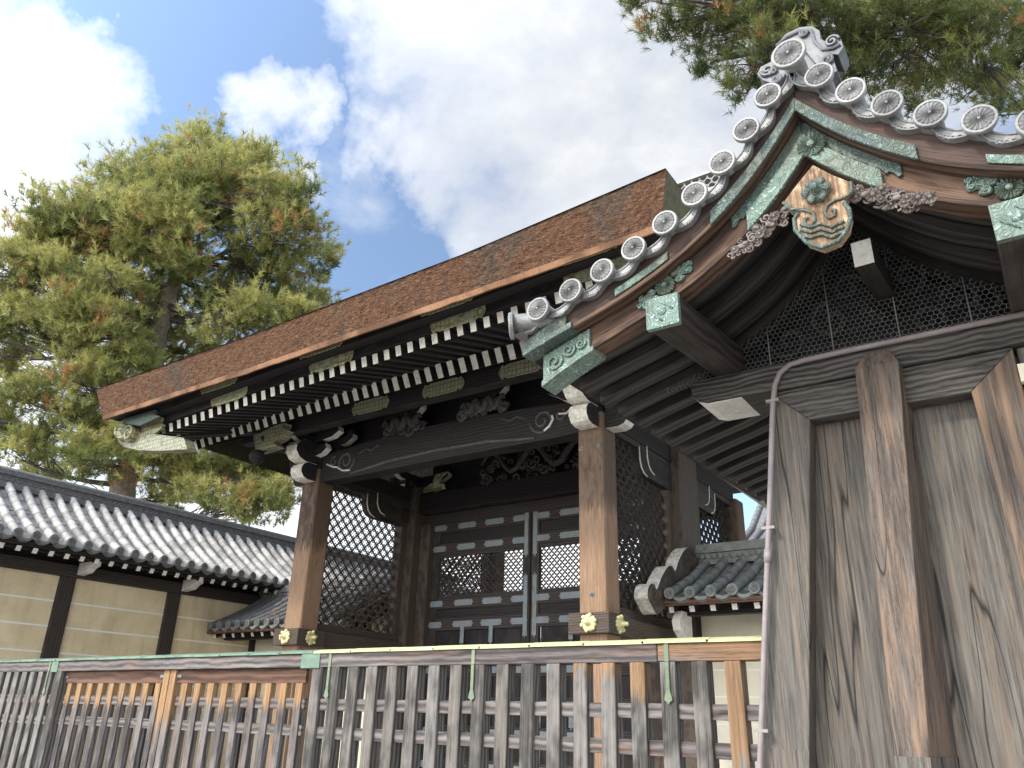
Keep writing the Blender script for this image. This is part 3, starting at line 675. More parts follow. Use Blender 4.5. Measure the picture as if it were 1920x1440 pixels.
# leaning brace
ft, fb = FX(1604, 690), FX(1690, 1440)
mb = MB(); yT, yB = FY-.035, FY-.16
zt_, zb_ = 2.93, .3
def bx(px, py, Y): p = at(px, py, Y=Y); return p
tl, tr_ = bx(1603, 692, yT), bx(1684, 672, yT); bl = bx(1678, 1420, yB+.03); br = bx(1743, 1421, yB+.03); bs_ = bx(1797, 1424, FY+.1)
L_ = [tl, bl]; blx = bl.x; brx = br.x
zl = bl.z
def lin(z): t = (tl.z-z)/(tl.z-zl); return t
vs = []; gs = []
def ring(z, t):
    y = yT+(yB+.03-yT)*t; xl = tl.x+(blx-tl.x)*t; xr = tr_.x+(brx-tr_.x)*t
    return [(xl, y, z), (xr, y, z), (tr_.x+.012+(bs_.x-tr_.x-.012)*t, FY+.13, z), (xl-.004, FY+.13, z)]
rings = [ring(tl.z, 0)]+[ring(zl+(tl.z-zl)*q, lin(zl+(tl.z-zl)*q)) for q in (.75, .5, .25, 0)]+[ring(.1, lin(.1)*1.0)]
for rg in rings:
    vs += rg; gs += [(v[2], v[0], v[1]) for v in rg]
fs = [(i*4+j, (i+1)*4+j, (i+1)*4+(j+1) % 4, i*4+(j+1) % 4) for i in range(len(rings)-1) for j in range(4)]
top = at(1622, 663, Y=FY-.004), at(1666, 654, Y=FY-.004)
o_ = len(vs); vs += [top[0], top[1]]; gs += [(v[2], v[0], v[1]) for v in top]
fs += [(0, 1, o_+1, o_), (1, 2, o_+1), (3, 0, o_), (2, 3, o_, o_+1)]
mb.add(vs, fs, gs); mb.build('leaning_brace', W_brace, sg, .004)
mb = MB(); zf = bl.z+.004; t_ = lin(zf); q4 = ring(zf, t_); q5 = ring(.1, lin(.1)); off = Vector((-.003, -.004, 0)); v4 = [Vector(p)+off for p in q4]; v5 = [Vector(p)+off for p in q5]
v4[1].x += .006; v5[1].x += .006; v4[2].x += .006; v5[2].x += .006
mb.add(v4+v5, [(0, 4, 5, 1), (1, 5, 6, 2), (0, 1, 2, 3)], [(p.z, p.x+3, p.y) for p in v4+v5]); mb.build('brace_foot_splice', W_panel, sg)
# conduit
mb = MB(); yp = FY-.018
px_ = [(1422, 1500), (1425, 1440), (1430, 1300), (1436, 1130), (1441, 1000), (1445, 900), (1449, 760), (1453, 722), (1462, 700), (1480, 684), (1505, 676), (1600, 655), (1760, 622), (1980, 576)]
mb.tube([at(x, y, Y=yp) for x, y in px_], .0125, 10); 
for x, y in ((1449, 752), (1441, 990), (1428, 1370)):
    p = at(x, y, Y=yp); mb.box((p.x-.028, yp-.012, p.z-.006), (p.x+.028, yp+.012, p.z+.006))
p = at(1440, 1030, Y=yp); q_ = at(1439, 1055, Y=yp); mb.tube([p, q_], .0165, 10)
mb.build('conduit_pipe', Pipe, sg)
# dark back wall of the gable with faint carving, netting in front
mb = MB(); ztop = zt
poly = [(AX-.8, 3.62, zt-.1)]+[Vector((p.x, 3.62, p.z)) for p in line(LS, -1, .8, 0, 3.62, -.0)]+[Vector((p.x, 3.62, p.z)) for p in line(LS, 1, 0.02, 1.1, 3.62, -.0)]+[(AX+1.1, 3.62, zt-.1)]
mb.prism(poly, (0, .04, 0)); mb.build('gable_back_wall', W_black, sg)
mb = MB(); mum(mb, at(1638, 586, Y=3.55), .062, 16, depth=.02)
for (x, y, r) in ((1560, 600, .1), (1480, 640, .09), (1700, 520, .1), (1790, 560, .09), (1740, 600, .07), (1860, 560, .09), (1590, 540, .07)):
    mb.tube(spiral(at(x, y, Y=3.56), r, .02, 1.1, x, n=18), .011, 6)
mb.build('gable_carving', W_dcarve, sg)
mb = MB(); a_ = .0135; hx = a_*math.sqrt(3); ny = FY+.05
def seg(p, q):
    d = (q-p).normalized(); nrm = Vector((-d.z, 0, d.x))*.0008
    mb.add([p-nrm, q-nrm, q+nrm, p+nrm], [(0, 1, 2, 3)])
def inside(x, z): d = abs(x-AX); return d < 1.02 and z > zt-.01 and z < ev(LS, d)-.06
row = 0; z = zt-.02
while z < 3.7:
    x = AX-1.05+(hx/2 if row % 2 else 0)
    while x < .5:
        if inside(x, z):
            c = Vector((x, ny, z)); v = [c+Vector((math.cos(R(90+60*i))*a_, 0, math.sin(R(90+60*i))*a_)) for i in range(4)]
            for i in range(3): seg(v[i], v[i+1])
        x += hx
    z += a_*1.5; row += 1
for x in (AX-.42, AX-.14, AX+.13, AX+.4): mb.tube([(x, ny, zt), (x, ny, ev(LS, abs(x-AX))-.06)], .003, 5)
mb.build('wire_netting', Wire, sg)
# far body of the near gate (side wall behind the front posts)
mb = MB(); mb.box((-.95, 3.54, .1), (.6, 3.60, 2.84), 'z'); mb.build('inner_wall', W_black, sg)
# ------------------------------------------------------------------ the big gate behind the fence
bgt = thing('roofed_gate', 'large dark timber gate with thick bark-thatch eave, white rafter ends and closed lattice doors', 'gate')
XL, XR, YF, YM, YB = -12.72, -5.98, 11.0, 14.5, 18.0
XC = (XL+XR)/2
def tab(t, x):
    if x <= t[0][0]: return t[0][1]
    for a, b in zip(t, t[1:]):
        if x <= b[0]: return a[1]+(b[1]-a[1])*(x-a[0])/(b[0]-a[0])
    return t[-1][1]
# columns
for x in (XL, XR):
    mb = MB(); mb.beam((x, YF+.24, 0), (x, YF+.24, 6.28), .48, .48, upv=(0, 1, 0), wear=(3.4, -1.1)); mb.build('column', W_col, bgt, .045)  # sunlit warmth painted into the lower shaft together with weathering
    mb = MB(); mb.beam((x, YB-.24, 0), (x, YB-.24, 6.28), .48, .48, upv=(0, 1, 0), wear=(-3, -3)); mb.build('column', W_col, bgt, .045)
    mb = MB(); mb.beam((x, YM, 0), (x, YM, 6.6), .62, .9, upv=(0, 1, 0)); mb.build('main_pillar', W_side, bgt, .03)
def rokuyo(c, ax):
    mb = MB(); mb.lathe(c, ax, [(0, .135), (.02, .125), (.03, .10)], 6, smooth=False)
    mb.lathe(Vector(c)+Vector(ax)*.02, ax, [(0, .06), (.03, .055), (.035, .035), (.12, .03), (.125, .02)], 10)
    a1 = Vector(ax).orthogonal().normalized(); a2 = Vector(ax).cross(a1)
    for i in range(6):
        a = i*math.pi/3+math.pi/6; mb.blob(Vector(c)+Vector(ax)*.02+(a1*math.cos(a)+a2*math.sin(a))*.115, (.035, .035, .035), n=8)
    return mb
for x, s in ((XL, 1), (XR, 1)):
    mb = MB(); mb.box((x-.36, 10.88, 2.69), (x+.34, 11.6, 3.0), 'x'); mb.build('waist_beam', W_red if x == 0 else W_side, bgt, .012)
    mb = MB(); mb.box((x-.2, 11.603, 2.69), (x+.235, 14.04, 2.99), 'y'); mb.box((x-.2, 14.96, 2.69), (x+.235, 17.5, 2.99), 'y'); mb.build('side_waist_beam', W_side, bgt, .01)
    o = rokuyo((x, 10.878, 2.845), (0, -1, 0)).build('nail_cover', Brass, bgt)
    o = rokuyo((x+.342, 11.22, 2.845), (1, 0, 0)).build('nail_cover', Brass, bgt)
# side lattices
def flower_lattice(mb, y0, y1, z0, ztop, x, cell=.25, rb=.011):
    """diagonal bars with four-petal rings, in the plane x"""
    L = y1-y0
    def ok(y, z): return y0 < y < y1 and z0 < z < ztop(y)
    n = int((L+4)/cell)
    for sg_ in (1, -1):
        for i in range(-40, 60):
            c = i*cell; seg_ = []
            t = 0
            while t < 3.3:
                z = z0+t; y = (y0+c+t) if sg_ > 0 else (y0+c-t)
                if ok(y, z+.001) : seg_.append((x, y, z))
                elif seg_:
                    if len(seg_) > 1: mb.beam(seg_[0], seg_[-1], rb*2, .035, upv=(1, 0, 0))
                    seg_ = []
                t += cell/4
            if len(seg_) > 1: mb.beam(seg_[0], seg_[-1], rb*2, .035, upv=(1, 0, 0))
    nz_ = int(3.2/cell)
    for i in range(int(L/cell)+2):
        for j in range(nz_*2):
            y = y0+(i+(.5 if j % 2 else 0))*cell; z = z0+j*cell/2
            if not ok(y, z): continue
            for a in (0, 90, 180, 270):
                d = Vector((0, math.cos(R(a)), math.sin(R(a)))); t = Vector((0, -d.z, d.y)); c = Vector((x+.012, y, z)); r = cell*.40
                pts = [c+d*(r*.15), c+d*r*.5+t*r*.26, c+d*r*.95, c+d*r*.5-t*r*.26]
                vs = pts+[p+t*0+(c+d*r*.5-p)*.2 for p in pts]; vs2 = [p+Vector((-.02, 0, 0)) for p in vs]
                fs = [(q, (q+1) % 4, (q+1) % 4+4, q+4) for q in range(4)]+[(q+8, q+12, (q+1) % 4+12, (q+1) % 4+8) for q in range(4)]+[(q, q+8, (q+1) % 4+8, (q+1) % 4) for q in range(4)]+[(q+4, (q+1) % 4+4, (q+1) % 4+12, q+12) for q in range(4)]
                mb.add(vs+vs2, fs)
for x in (XL, XR+.02):
    for (ya, yb, sgn) in ((11.48, 14.05, 1), (17.52, 14.95, -1)):
        zt1, zt2 = 6.1, 5.62; ys = ya+sgn*1.15
        lo, hi = min(ya, yb), max(ya, yb)
        mb = MB(); flower_lattice(mb, lo+.06, hi-.16, 3.16, lambda y: zt1 if (y-ys)*sgn < 0 else zt2, x); mb.build('side_lattice', W_side if x == XL else W_dark, bgt)
        mb = MB(); mb.box((x-.07, lo, 2.995), (x+.09, hi, 3.17), 'y'); mb.box((x-.07, yb-sgn*.17, 3.173), (x+.09, yb-sgn*.001, zt2), 'z')
        mb.box((x-.06, ya+sgn*.001, 3.173), (x+.08, ya+sgn*.06, zt1), 'z'); mb.build('lattice_frame', W_side, bgt, .006)
        P_ = [(ys-sgn*.02, zt1+.02), (ys-sgn*.0, 5.86), (ys+sgn*.05, 5.74), (ys+sgn*.14, 5.66), (ys+sgn*.28, zt2), (yb, zt2), (yb, zt1+.02)]
        mb = MB(); mb.prism([(x-.06, a, b) for a, b in P_], (.17, 0, 0), axis=1); mb.box((x-.05, lo, 6.09), (x+.10, hi, 6.2), 'y'); mb.build('eyebrow_board', W_dark, bgt, .004)
        mb = MB()
        for dx_, e in ((.115, 0), (.118, .32)):
            q = [(x+dx_, a+sgn*e*1.0, b+e*.35) for a, b in P_[:5]]
            mb.tube(q, .014, 6)
        mb.build('white_edge_line', White, bgt)
# side tie beams
for x in (XL, XR):
    mb = MB(); mb.box((x-.15, 11.47, 6.2), (x+.15, 17.6, 6.56), 'y'); mb.build('side_beam', W_black, bgt, .02)
ScrG = plain('worn_gray_edge', (.05, .046, .042), (.10, .093, .085), 9, .8, .2)  # lighter gray paints a highlight along the carved beam lines
# rainbow beam across the front with scrolls
kz = [(-12.48, 5.98, 6.55), (-12.0, 5.97, 6.6), (-11.2, 5.965, 6.67), (-10.5, 5.975, 6.70), (-9.35, 5.98, 6.71), (-8.2, 5.975, 6.68), (-7.5, 5.965, 6.65), (-6.7, 5.97, 6.6), (-6.22, 5.98, 6.56)]
mb = MB(); mb.prism([(a, 11.05, b) for a, b, c in kz]+[(a, 11.05, c) for a, b, c in kz[::-1]], (0, .36, 0)); mb.build('rainbow_beam', W_black, bgt, .02)
mb = MB(); mb.tube([(a, 11.045, b) for a, b in ((-11.6, 6.03), (-11.2, 6.06), (-10.6, 6.13), (-9.35, 6.165), (-8.1, 6.13), (-7.5, 6.06), (-7.1, 6.03))], .028, 6)
for cx, s in ((-11.75, 1), (-6.95, -1)):
    mb.tube(spiral((cx, 11.045, 6.32), .25, .05, 1.6, 0 if s > 0 else math.pi, sgn=-s, n=26), .026, 6)
    mb.tube(spiral((cx-s*.36, 11.045, 6.36), .12, .03, 1.0, 1., sgn=s, n=14), .02, 6)
    mb.tube([(cx+s*.35, 11.045, 6.42), (cx+s*.55, 11.045, 6.5), (cx+s*.7, 11.045, 6.44), (cx+s*.9, 11.045, 6.53)], .016, 5)
mb.build('beam_scrolls', ScrG, bgt)
mb = MB(); mb.tube([(-6.95+.05, 11.03, 6.12), (-6.80, 11.03, 6.18), (-6.72, 11.03, 6.30), (-6.74, 11.03, 6.38)], .022, 6); mb.tube([(-6.6, 11.03, 6.38), (-6.45, 11.03, 6.36), (-6.36, 11.03, 6.43)], .02, 6)
mb.tube([(-11.75-.2, 11.03, 6.2), (-11.8, 11.03, 6.12), (-11.6, 11.03, 6.1)], .02, 6); mb.tube([(-12.3, 11.03, 6.33), (-12.1, 11.03, 6.24), (-11.98, 11.03, 6.22)], .02, 6); mb.build('white_scroll_line', White, bgt)
for (y0, nm) in ((14.2, 'inner_beam'), (17.6, 'rear_beam')):
    mb = MB(); mb.box((XL+.2, y0, 5.96), (XR-.2, y0+.4, 6.44)); mb.build(nm, W_black, bgt, .02)
mb = MB(); mb.box((XL+.3, 14.42, 5.7), (XR-.3, 14.8, 5.95)); mb.build('door_lintel', W_dark, bgt, .01)
mb = MB(); mb.box((XL+.3, 14.62, 6.44), (XR-.3, 14.7, 9.6)); mb.build('upper_panel', W_black, bgt)
mb = MB(); mb.box((XL, 11.5, 6.5), (XR, 11.56, 7.7)); mb.build('frieze_panel', W_black, bgt)
mb = MB(); mb.box((XL-.2, 11.2, 7.7), (XR+.2, 18.2, 7.76)); mb.build('ceiling', W_black, bgt)
# carvings
def dragon(parent, x0, x1, z0, z1_, y, n, name='dragon_carving'):
    mb = MB()
    for i in range(n):
        t = rnd.random(); x = x0+(x1-x0)*t; hh = (z1_-z0)*(.35+.65*math.sin(math.pi*t)); z = z0+rnd.random()*hh; r = rnd.uniform(.05, .14); yy = y-rnd.random()*.12
        if rnd.random() < .6: mb.tube(spiral((x, yy, z), r, r*.2, rnd.uniform(.6, 1.4), rnd.random()*6, n=10), r*.26, 6)
        else: mb.blob((x, yy, z), (r*.7, r*.45, r*.5), n=7, jit=.3)
    pts = [(x0+(x1-x0)*i/24, y-.1, z0+(z1_-z0)*(.5+.3*math.sin(i*.9))) for i in range(25)]
    mb.tube(pts, [.03+.05*math.sin(math.pi*i/24) for i in range(25)], 8)
    return mb.build(name, W_carved, parent)
W_carved = W_dcarve
dragon(bgt, -10.6, -6.6, 6.45, 7.35, 14.3, 190)
dragon(bgt, -10.75, -9.75, 6.68, 7.05, 11.1, 80, 'lion_carving')
dragon(bgt, -8.75, -7.75, 6.68, 7.05, 11.1, 80, 'lion_carving')
# bracket sets
def nose(mb, base, d, wd):
    """two stacked white scroll noses leaving base along the horizontal direction d"""
    b = Vector(base); d = Vector(d); sdv = Vector((0, 0, 1)).cross(d)*wd
    for (z0, ln, h) in ((0., .42, .36), (.37, .62, .46)):
        prof_ = [(0, 0), (.55, -.02), (.82, .08), (1.0, .35), (1.0, .62), (.86, .85), (.62, 1.), (0, 1.)]
        mb.prism([b+d*(u*ln)+Vector((0, 0, z0+v*h))-sdv/2 for u, v in prof_], sdv, m=0, side=1)
        c = b+d*(ln*.55)+Vector((0, 0, z0+h*.5))
        for q in (-1, 1): mb.tube(spiral(c+sdv*.5*q*1.02, h*.26, .02, 1.2, 0, ax1=d, n=12), .016, 5)
def bracket(parent, x, y, dirs):
    mb = MB(); z = 6.28
    mb.beam((x, y, z), (x, y, z+.12), .36, .36, upv=(0, 1, 0)); mb.beam((x, y, z+.12), (x, y, z+.24), .46, .46, upv=(0, 1, 0)); mb.build('bearing_block', W_black, parent, .01)
    for k_, (L, zz) in enumerate(((.62, z+.28), (.95, z+.58))):
        for ax in ((1, 0, 0), (0, 1, 0)):
            a = Vector(ax); c = Vector((x, y, zz)); sdv = Vector((0, 0, 1)).cross(a)*.14
            pf = [(-L, .10), (-L, .02), (-L*.8, -.08), (-L*.4, -.11), (L*.4, -.11), (L*.8, -.08), (L, .02), (L, .10)]
            mb = MB(); P_ = [c+a*u+Vector((0, 0, v))-sdv/2 for u, v in pf]; mb.prism(P_, sdv, m=0, side=0)
            nf = len(mb.f)
            for i in range(2, nf):
                mb.m[i] = 1
            mb.m[-1] = 0; mb.m[5] = 0
            mb.build('bracket_arm', [W_black, White], parent)
            mb = MB()
            for u in (-L+.1, L-.1): q = c+a*u; mb.beam((q.x, q.y, zz+.1), (q.x, q.y, zz+.22), .17, .17, upv=(0, 1, 0))
            mb.build('bearing_block', W_black, parent, .01)
for x in (XL, XR):
    bracket(bgt, x, YF+.24, None)
    for (L, zz) in ((.5, 6.62), (.82, 6.95)):
        pf = [(-L, .12), (-L-.05, .0), (-L*.82, -.1), (-L*.5, -.13), (L*.5, -.13), (L*.82, -.1), (L+.05, .0), (L, .12)]
        mb = MB(); mb.prism([(x+u, YF-.16, zz+v) for u, v in pf], (0, .16, 0), m=0, side=1); mb.m[-1] = 0; mb.m[5] = 0; mb.build('bracket_arm', [W_black, White], bgt, .01)
    mb = MB(); nose(mb, (x, YF, 5.98), (0, -1, 0), .34); mb.build('carved_nose', [W_black, Mottle], bgt, .02)
    s = -1 if x == XL else 1
    mb = MB(); nose(mb, (x+s*.24, YF+.24, 5.98), (s, 0, 0), .3); mb.build('carved_nose', [W_black, White], bgt, .02)
    bracket(bgt, x, YM, None)
for x in (-10.25, -8.25):
    mb = MB()
    pf = [(-.5, .1), (-.5, .02), (-.38, -.08), (.38, -.08), (.5, .02), (.5, .1)]
    mb.prism([(x+u, 11.0, 7.1+v) for u, v in pf], (0, .16, 0), 0, 1); mb.m[-1] = 0; mb.m[4] = 0; mb.build('bracket_arm', [W_black, White], bgt)
# eaves
TU = [(-14.85, 6.548), (-11.33, 6.707), (-8.467, 6.79), (-6.4, 6.85), (-4.98, 6.915), (-3.4, 6.98)]
TLw = [(-14.83, 6.764), (-13.4, 6.86), (-11.74, 6.92), (-9.6, 6.95), (-3.8, 6.99)]
TB = [(-15.26, 6.80), (-10.9, 6.825), (-9.2, 6.862), (-5.86, 6.93), (-3.1, 7.01)]
x = -14.82
while x < -3.5:
    z = tab(TU, x)+rnd.uniform(-.008, .008); mb = MB(); mb.beam((x, 8.3, z), (x, 9.75, z+.42), .11, .165, m=0, cap=1); mb.build('flying_rafter', [W_black, White2], bgt); x += .246
x = -14.80
while x < -3.9:
    z = tab(TLw, x)+rnd.uniform(-.01, .01); mb = MB(); mb.beam((x, 9.5, z-.02), (x, 14.3 if -12.5 < x < -6.2 else 12.2, z+(2.6 if -12.5 < x < -6.2 else 1.4)), .12, .25, m=0, cap=1); mb.build('base_rafter', [W_black, White2], bgt); x += .249
def edge(tabz, y0, y1, dz0, dz1, xa, xb, name, m, n=24, bev=0):
    xs_ = [xa+(xb-xa)*i/n for i in range(n+1)]
    mb = MB(); mb.strip([(x, y0, tab(tabz, x)+dz1) for x in xs_], [(x, y0, tab(tabz, x)+dz0) for x in xs_], (0, y1-y0, 0)); return mb.build(name, m, bgt, bev)
edge(TU, 8.24, 8.5, .10, .26, -15.0, -3.3, 'eave_support_beam', W_black)
edge(TU, 8.02, 8.235, .24, .40, -15.1, -3.2, 'eave_board', W_black)
edge(TLw, 9.44, 9.7, .13, .27, -14.95, -3.7, 'lower_eave_beam', W_black)
mb = MB(); n = 24; xs_ = [-15.1+(11.9)*i/n for i in range(n+1)]
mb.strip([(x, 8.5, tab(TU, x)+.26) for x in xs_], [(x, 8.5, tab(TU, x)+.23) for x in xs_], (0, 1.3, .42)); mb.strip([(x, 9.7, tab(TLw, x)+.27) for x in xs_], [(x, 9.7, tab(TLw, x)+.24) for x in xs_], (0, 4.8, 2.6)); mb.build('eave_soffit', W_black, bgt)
# eave purlin with engraved plates
mb = MB(); mb.box((-14.2, 10.2, 6.84), (-4.6, 10.45, 7.16)); mb.build('eave_purlin', W_black, bgt, .01)
def plate(c, w_, h, tilt=0., mt=Hexg, name='engraved_plate', th=.012):
    mb = MB(); e = h*.5
    pts = [(-w_/2+.02, -h*.5), (-w_/2+.08, -h*.38), (-w_/2+.14, -h*.5), (w_/2-.14, -h*.5), (w_/2-.08, -h*.38), (w_/2-.02, -h*.5), (w_/2+.03, -h*.2), (w_/2+.05, 0), (w_/2+.03, h*.2), (w_/2-.02, h*.5), (w_/2-.08, h*.38), (w_/2-.14, h*.5), (-w_/2+.14, h*.5), (-w_/2+.08, h*.38), (-w_/2+.02, h*.5), (-w_/2-.03, h*.2), (-w_/2-.05, 0), (-w_/2-.03, -h*.2)]
    P_ = [Vector((c[0]+a, c[1], c[2]+b+a*tilt)) for a, b in pts]; mb.prism(P_, (0, -th, 0))
    mb.tube([p+Vector((0, -th, 0)) for p in P_+[P_[0]]], .008, 4)
    return mb.build(name, mt, bgt)
for x in (-10.34, -8.55, -6.82): plate((x, 10.196, 6.99), .88, .26, 0, HexD)
for (x, y, X_, Y_) in ((857, 616, 0, 8.237), (620, 688, 0, 8.237), (430, 742, 0, 8.237), (1120, 530, 0, 8.237)):
    p = at(x, y, Y=8.235); plate((p.x, 8.237, tab(TU, p.x)+.19), .95, .27, .02)
    plate((p.x-.05, 8.017, tab(TU, p.x-.05)+.34), .95, .17, .02)
# thatch: fascia, orange edge, roof
XA, XB = -15.26, -3.13
mb = MB(); n = 150; mlev = 8
def fas(x, t, jit=0):  # point on the front fascia
    zb_ = tab(TB, x)+.075; zt__ = tab([(-15.5, 7.44), (-11, 7.42), (-6, 7.52), (-2.9, 7.72)], x)
    return Vector((x+(x-(XA+XB)/2)/6.07*.17*t, 7.65-.17*t, zb_+(zt__-zb_)*t))
vs = []
for i in range(n+1):
    x = XA+(XB-XA)*i/n
    for j in range(mlev+1):
        p = fas(x, j/mlev); p.y += rnd.uniform(-.008, .008); p.z += rnd.uniform(-.006, .014) if j == mlev else 0; vs.append(p)
fs = [(i*(mlev+1)+j, (i+1)*(mlev+1)+j, (i+1)*(mlev+1)+j+1, i*(mlev+1)+j+1) for i in range(n) for j in range(mlev)]
mb.add(vs, fs); mb.build('thatch_eave_face', Bark, bgt)
mb = MB(); 
for sx, xe in ((-1, XA), (1, XB)):
    a = fas(xe, 0); b = fas(xe, 1); a2 = Vector((a.x, 21.35, a.z)); b2 = Vector((b.x, 21.52, b.z))
    mb = MB(); mb.add([a, b, b2, a2], [(0, 1, 2, 3)] if sx > 0 else [(3, 2, 1, 0)]); mb.build('thatch_end_face', Mossy, bgt)
mb = MB(); xs_ = [XA+(XB-XA)*i/60 for i in range(61)]
mb.strip([(x, 7.642, tab(TB, x)+.078+rnd.uniform(-.006, .006)) for x in xs_], [(x, 7.665, tab(TB, x)+rnd.uniform(-.008, .008)) for x in xs_], (0, .03, 0))
o = mb.build('eave_edge_strip', BarkE, bgt)
ga = o.data.attributes['g'].data     # grain runs vertically on the strip (shingle butts)
for i_, v_ in enumerate(o.data.vertices): ga[i_].vector = (v_.co.z*2, v_.co.x, v_.co.y)
mb = MB(); mb.strip([(x, 7.67, tab(TB, x)+.01) for x in xs_], [(x, 8.1, tab(TU, x)+.41) for x in xs_], (0, .0, .05)); mb.build('thatch_underside', W_black, bgt)
# roof surface (hipped and gabled), seen only from elsewhere, plus mossy lip and ridge
RX0, RX1, RYC = -13.6, -4.6, YM
rp = [(7.46, 0.), (8.6, .55), (10., 1.35), (11.6, 2.6), (13.2, 3.8), (14.5, 5.0)]
mb = MB(); vs = []; NX = 24
def roofpt(u, t, back):
    y, dz = rp[t]; f = t/5; xa = (XA-.17)*(1-min(f*1.4, 1))+RX0*min(f*1.4, 1); xb = (XB+.17)*(1-min(f*1.4, 1))+RX1*min(f*1.4, 1)
    x = xa+(xb-xa)*u; z0 = tab([(-15.5, 7.44), (-11, 7.42), (-6, 7.52), (-2.9, 7.72)], x); z0 = z0*(1-f)+7.5*f
    return Vector((x, y if not back else 2*YM-y, z0+dz))
for back in (0, 1):
    vs = [roofpt(i/NX, t, back) for t in range(6) for i in range(NX+1)]
    fs = [(t*(NX+1)+i, t*(NX+1)+i+1, (t+1)*(NX+1)+i+1, (t+1)*(NX+1)+i) for t in range(5) for i in range(NX)]
    mb.add(vs, [f if not back else f[::-1] for f in fs])
for u in (0, 1):
    for t in range(5): a, b, c, d = roofpt(u, t, 0), roofpt(u, t+1, 0), roofpt(u, t+1, 1), roofpt(u, t, 1); mb.add([a, b, c, d], [(0, 1, 2, 3)])
mb.build('thatch_roof', BarkTop, bgt)
mb = MB()
for i in range(520):
    x = XA+(XB-XA)*rnd.random(); p = fas(x, 1); mb.blob(p+Vector((0, .03+rnd.random()*.06, .005)), (rnd.uniform(.02, .06), .03, rnd.uniform(.008, .026)), n=6, jit=.3)
mb.build('mossy_lip', BarkTop, bgt)['kind'] = 'stuff'
mb = MB()
mb.box((RX0, YM-.35, 12.15), (RX1+1.0, YM+.35, 12.35)); mb.box((RX0, YM-.28, 12.353), (RX1+1.0, YM-.2, 12.4)); mb.box((RX0-.1, YM-.3, 12.78), (RX1+1.0, YM+.3, 12.84))
mb.tube([(RX0-.1, YM, 12.88), (RX1+1.0, YM, 12.88)], .1, 10)
mb.build('ridge_courses', TileW, bgt)
mb = MB(); x = RX0
while x < RX1+1.0:
    for j in range(3):
        c = (x+(.09 if j % 2 else 0), YM-.24, 12.46+j*.14); mb.tube(spiral(c, .085, .085, 1, 0, n=12), .016, 5)
    x += .18
mb.build('ridge_openwork', TileW, bgt)
# hip rafter with gold end at the left corner
e0 = at(232, 812, Y=8.05)
hip = MB(); hd = Vector((-1, -1, 0)).normalized(); inner = Vector((-12.7, 10.6, e0.z+.55))
hip.beam(e0+(inner-e0)*.30, inner, .2, .3); hip.build('hip_rafter', W_black, bgt)
mb = MB(); ew = e0+(inner-e0)*.31; pf = []
mb.beam(e0, ew, .24, .30); u_ = (e0-ew).normalized(); sd2 = u_.cross(Vector((0, 0, 1))).normalized()
for q in (-1, 1): mb.tube(spiral(e0+Vector((0, 0, .02))+sd2*.125*q, .13, .02, 1.5, 0, ax1=u_, n=18), .022, 6)
mb.tube([e0+sd2*.13, e0-sd2*.13], .16, 14); mb.tube([e0+Vector((0, 0, .14))+sd2*.12+u_*.03, e0+Vector((0, 0, .14))-sd2*.12+u_*.03], .09, 12)
mb.build('hip_rafter_sleeve', Hexg, bgt, .006)
def pxprism(name, pts, Y, th, m, rim=None, bev=.006):
    mb = MB(); P_ = [at(x, y, Y=Y) for x, y in pts]; mb.prism(P_, (0, th, 0))
    if rim: mb.tube([p+Vector((0, -.005, 0)) for p in P_+[P_[0]]], rim, 5)
    return mb, mb.build(name, m, bgt, bev)
pxprism('corner_sleeve', [(262, 812), (300, 816), (345, 822), (352, 842), (300, 845), (262, 844), (235, 838), (222, 826), (240, 808)], 8.12, .2, HexD, .01)
mb = MB(); c = at(240, 812, Y=7.99); mb.tube(spiral(c, .17, .03, 1.6, 2.6, n=26, sgn=-1), .032, 8); mb.lathe(c+Vector((0, .02, 0)), (0, 1, 0), [(0, .17), (.2, .16)], 16); mb.lathe(c+Vector((0, .22, 0)), (0, -1, 0), [(0, .16), (.2, .17)], 16); mb.build('corner_scroll', Hexg, bgt)
pxprism('corner_plate', [(262, 800), (280, 796), (304, 782), (301, 792), (307, 796), (300, 806), (292, 812), (264, 820)], 8.18, .05, Hexg, .008)
pxprism('corner_plate', [(222, 795), (232, 786), (292, 769), (288, 777), (300, 781), (262, 798), (240, 794)], 7.95, .05, Pat, .006)
l0 = at(490, 835, Y=10.0); mb = MB(); mb.beam(l0, (-12.9, 11.0, l0.z+.35), .26, .34); mb.build('lower_hip_rafter', W_black, bgt)
pxprism('lower_hip_sleeve', [(476, 816), (534, 792), (530, 802), (537, 806), (528, 820), (512, 828), (520, 836), (480, 848)], 9.95, .2, HexD, .01)
l1 = at(482, 856, Y=9.9); mb = MB(); mb.lathe(l1+Vector((0, 0, .14)), (0, 0, -1), [(0, .05), (.04, .13), (.12, .16), (.2, .145), (.27, .08), (.33, .02)], 12); mb.build('hanging_finial', W_black, bgt)
